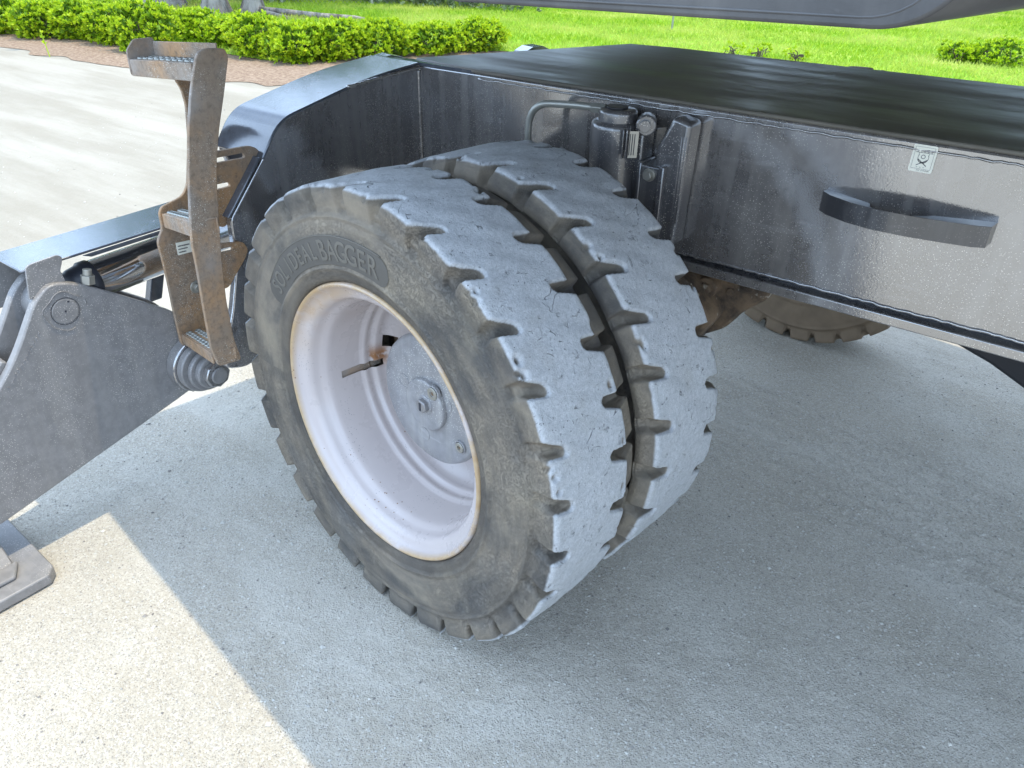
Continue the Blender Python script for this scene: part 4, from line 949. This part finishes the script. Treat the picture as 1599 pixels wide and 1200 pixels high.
# sapling stake
sp = empty('yellow_sapling', (-9.35, 3.62, 0)); thing(sp, 'thin yellow-green sapling sprouting from the mulch before the left shrubs', 'sapling')
G().tube([(0, 0, 0), (-.03, .0, .12), (-.09, .01, .26)], .006, 6).build('stem', M['leaf'], sp)
leaves_mesh('foliage', np.array([(-.09, .01, .26), (-.06, 0, .2), (-.04, 0, .14)]), np.array([(0, 0, 1.)] * 3), .05, 5, M['leaf'], sp)
# trees in the background: trunks at the top edge, crowns above the picture
def tree(x, y, r, h, label, crown=2.4, lean=(0, 0), leafs=900, lsize=.17):
    t = empty('background_tree', (x, y, 0)); thing(t, label, 'tree', 'trees beyond the lawn edge')
    g = G(); base = []
    pts = [Vector((0, 0, -.05)), Vector((lean[0] * .3, lean[1] * .3, h * .3)), Vector((lean[0] * .7, lean[1] * .7, h * .65)), Vector((lean[0], lean[1], h))]
    n = 14; rings = []
    for i in range(13):
        f = i / 12; k = min(2, int(f * 3)); p = pts[k].lerp(pts[k + 1], f * 3 - k); rr = r * (1 - .6 * f) * (1 + .9 * math.exp(-f * 26))
        rings.append([p + Vector((math.cos(a) * rr, math.sin(a) * rr, 0)) * (1 + .18 * noise.noise((math.cos(a) * 1.5 + x, math.sin(a) * 1.5, f * 4))) for a in [2 * math.pi * q / n for q in range(n)]])
    v = [q for R_ in rings for q in R_]; f = [(i * n + q, i * n + (q + 1) % n, (i + 1) * n + (q + 1) % n, (i + 1) * n + q) for i in range(12) for q in range(n)]
    g.add(v, f)
    tips = []
    for k in range(9):
        a = 2 * math.pi * k / 9 + random.random(); s = pts[3] * random.uniform(.55, .95); e = s + Vector((math.cos(a), math.sin(a), random.uniform(.3, .9))) * random.uniform(1.0, crown)
        g.tube([s, s.lerp(e, .5) + Vector((0, 0, .2)), e], r * .18, 6); tips.append(e)
    g.build('trunk', M['bark'], t, smooth=True)
    c = []
    for k in range(leafs):
        e = tips[random.randrange(9)]; c.append((e.x + random.gauss(0, crown * .36), e.y + random.gauss(0, crown * .36), e.z + random.gauss(0, crown * .30)))
    c = np.array(c); d = rng.normal(size=c.shape); d /= np.linalg.norm(d, axis=1)[:, None]
    leaves_mesh('crown', c, d, lsize, 8, M['leaf2'], t); return t
tree(-14.3, 8.15, .26, 5.5, 'broad grey tree trunk with flared roots left of the pale forked one, top left')
tree(-12.5, 8.05, .17, 5.2, 'pale straight tree trunk standing right of the gap in the shrubs', lean=(.3, .1))
tree(-12.1, 8.55, .14, 5.0, 'slimmer pale trunk beside a leafy sprout, next to the bare root', lean=(.5, .4))
tree(-17.5, 8.2, .22, 6, 'thin trunk far back among the scrub at the top left corner')
tree(-16.5, 12, .25, 7, 'tree behind the wire fence, only its shade and crown reaching the picture')
tree(-12, 20, .3, 8, 'tall tree far across the lawn above the picture edge', 3.2)
tree(-4, 27, .3, 8, 'tall tree beyond the lawn straight behind the machine', 3.4)
tree(4, 26, .3, 8, 'tall tree beyond the lawn at the right', 3.4)
def woodland():
    n = 15000; a_ = rng.uniform(rad(-75), rad(50), n); dd_ = rng.uniform(38, 46, n); x = 1 + np.sin(a_) * dd_; y = np.cos(a_) * dd_
    top = 9 + 3.0 * np.sin(a_ * 23) + 2.0 * np.sin(a_ * 57 + 1); z = rng.random(n) * top
    c = np.stack([x, y, z], -1); d = rng.normal(size=c.shape); d /= np.linalg.norm(d, axis=1)[:, None]
    return kind(leaves_mesh('distant_woodland', c, d, 1.0, 5, M['leaf2'], None), 'stuff')
woodland()
# surface root
rt = G().tube([(-11.8, 8.5, .10), (-11.3, 8.75, .07), (-10.7, 8.9, .05), (-10.1, 9.2, .03), (-9.6, 9.25, -.01)], .05, 8).tube([(-11.8, 8.5, .08), (-11.3, 8.45, .05), (-10.9, 8.5, .0)], .035, 8).build('bare_root', M['bark'], None, smooth=True)
thing(rt, 'bare pale root running over the grass from the slim trunk', 'root')
# litter patch below the trees
kind(newobj('leaf_litter_patch', [(-15.8, 6.9, .017), (-14.3, 6.9, .017), (-13.0, 7.2, .017), (-11.6, 7.8, .017), (-10.2, 8.8, .017), (-9.4, 9.2, .017), (-9.9, 9.5, .017), (-11.3, 9.1, .017), (-12.6, 8.9, .017), (-15.8, 8.9, .017)], [tuple(range(10))], M['mulch']))
# scrub along the far edge
def scrub():
    c = []
    for k in range(5200):
        t = random.random(); x = -22 + 12.5 * t + random.gauss(0, .35); y = 7.4 + 3.9 * t + abs(random.gauss(0, .8)) + (.0 if x < -13.3 else 1.2); c.append((x, y, random.random() ** 1.2 * 1.5))
    c = np.array(c); d = rng.normal(size=c.shape) * .6 + np.array([0, 0, .6]); d /= np.linalg.norm(d, axis=1)[:, None]
    return kind(leaves_mesh('woodland_undergrowth', c, d, .12, 7, M['leaf3'], None), 'stuff')
scrub()
# chain-link fence
fe = empty('wire_fence', (-11.0, 11.2, 0)); thing(fe, 'chain-link wire fence with grey posts at the far edge of the lawn', 'fence')
fa, fb = Vector((-14.6, 8.9, 0)), Vector((-10.6, 12.6, 0)); fd = (fb - fa)
for k in range(4): q = fa + fd * (k / 3) - Vector((-11.0, 11.2, 0)); G().cyl(q, q + Vector((0, 0, 1.5)), .03, n=10).build('fence_post', M['galv'], fe)
g = G(); L = fd.length; u = fd.normalized(); o_ = fa - Vector((-11.0, 11.2, 0)); s_ = .09; k = -16
wv, wf = [], []
while k * s_ < L:
    for sg in (1, -1):
        a = o_ + u * (k * s_ if sg > 0 else (k * s_ + 1.4)); b = a + u * 1.4 * sg + Vector((0, 0, 1.4)); ta, tb = (a - o_).dot(u), (b - o_).dot(u)
        if min(ta, tb) < 0 or max(ta, tb) > L: continue
        i0 = len(wv); hh = Vector((0, 0, .003)); wv += [a - hh, b - hh, b + hh, a + hh]; wf.append((i0, i0 + 1, i0 + 2, i0 + 3))
        i0 = len(wv); hx = u * .003; wv += [a - hx, b - hx, b + hx, a + hx]; wf.append((i0, i0 + 1, i0 + 2, i0 + 3))
    k += 1
wm = newobj('wire_mesh', wv, wf, M['galv'], fe); wm['kind'] = 'stuff'
# path light on the lawn
pl = empty('path_light', (-5.42, 12.05, 0)); thing(pl, 'small grey post light standing alone in the lawn behind the deck', 'path light')
G().cyl((0, 0, 0), (0, 0, .30), .018, n=12).build('post', M['galv'], pl)
G().lathe([(.03, .29), (.075, .31), (.08, .36), (.05, .40), (.001, .41)], (0, 0, 0), (0, 0, 1), 16).build('lamp_head', M['galv'], pl, smooth=True)
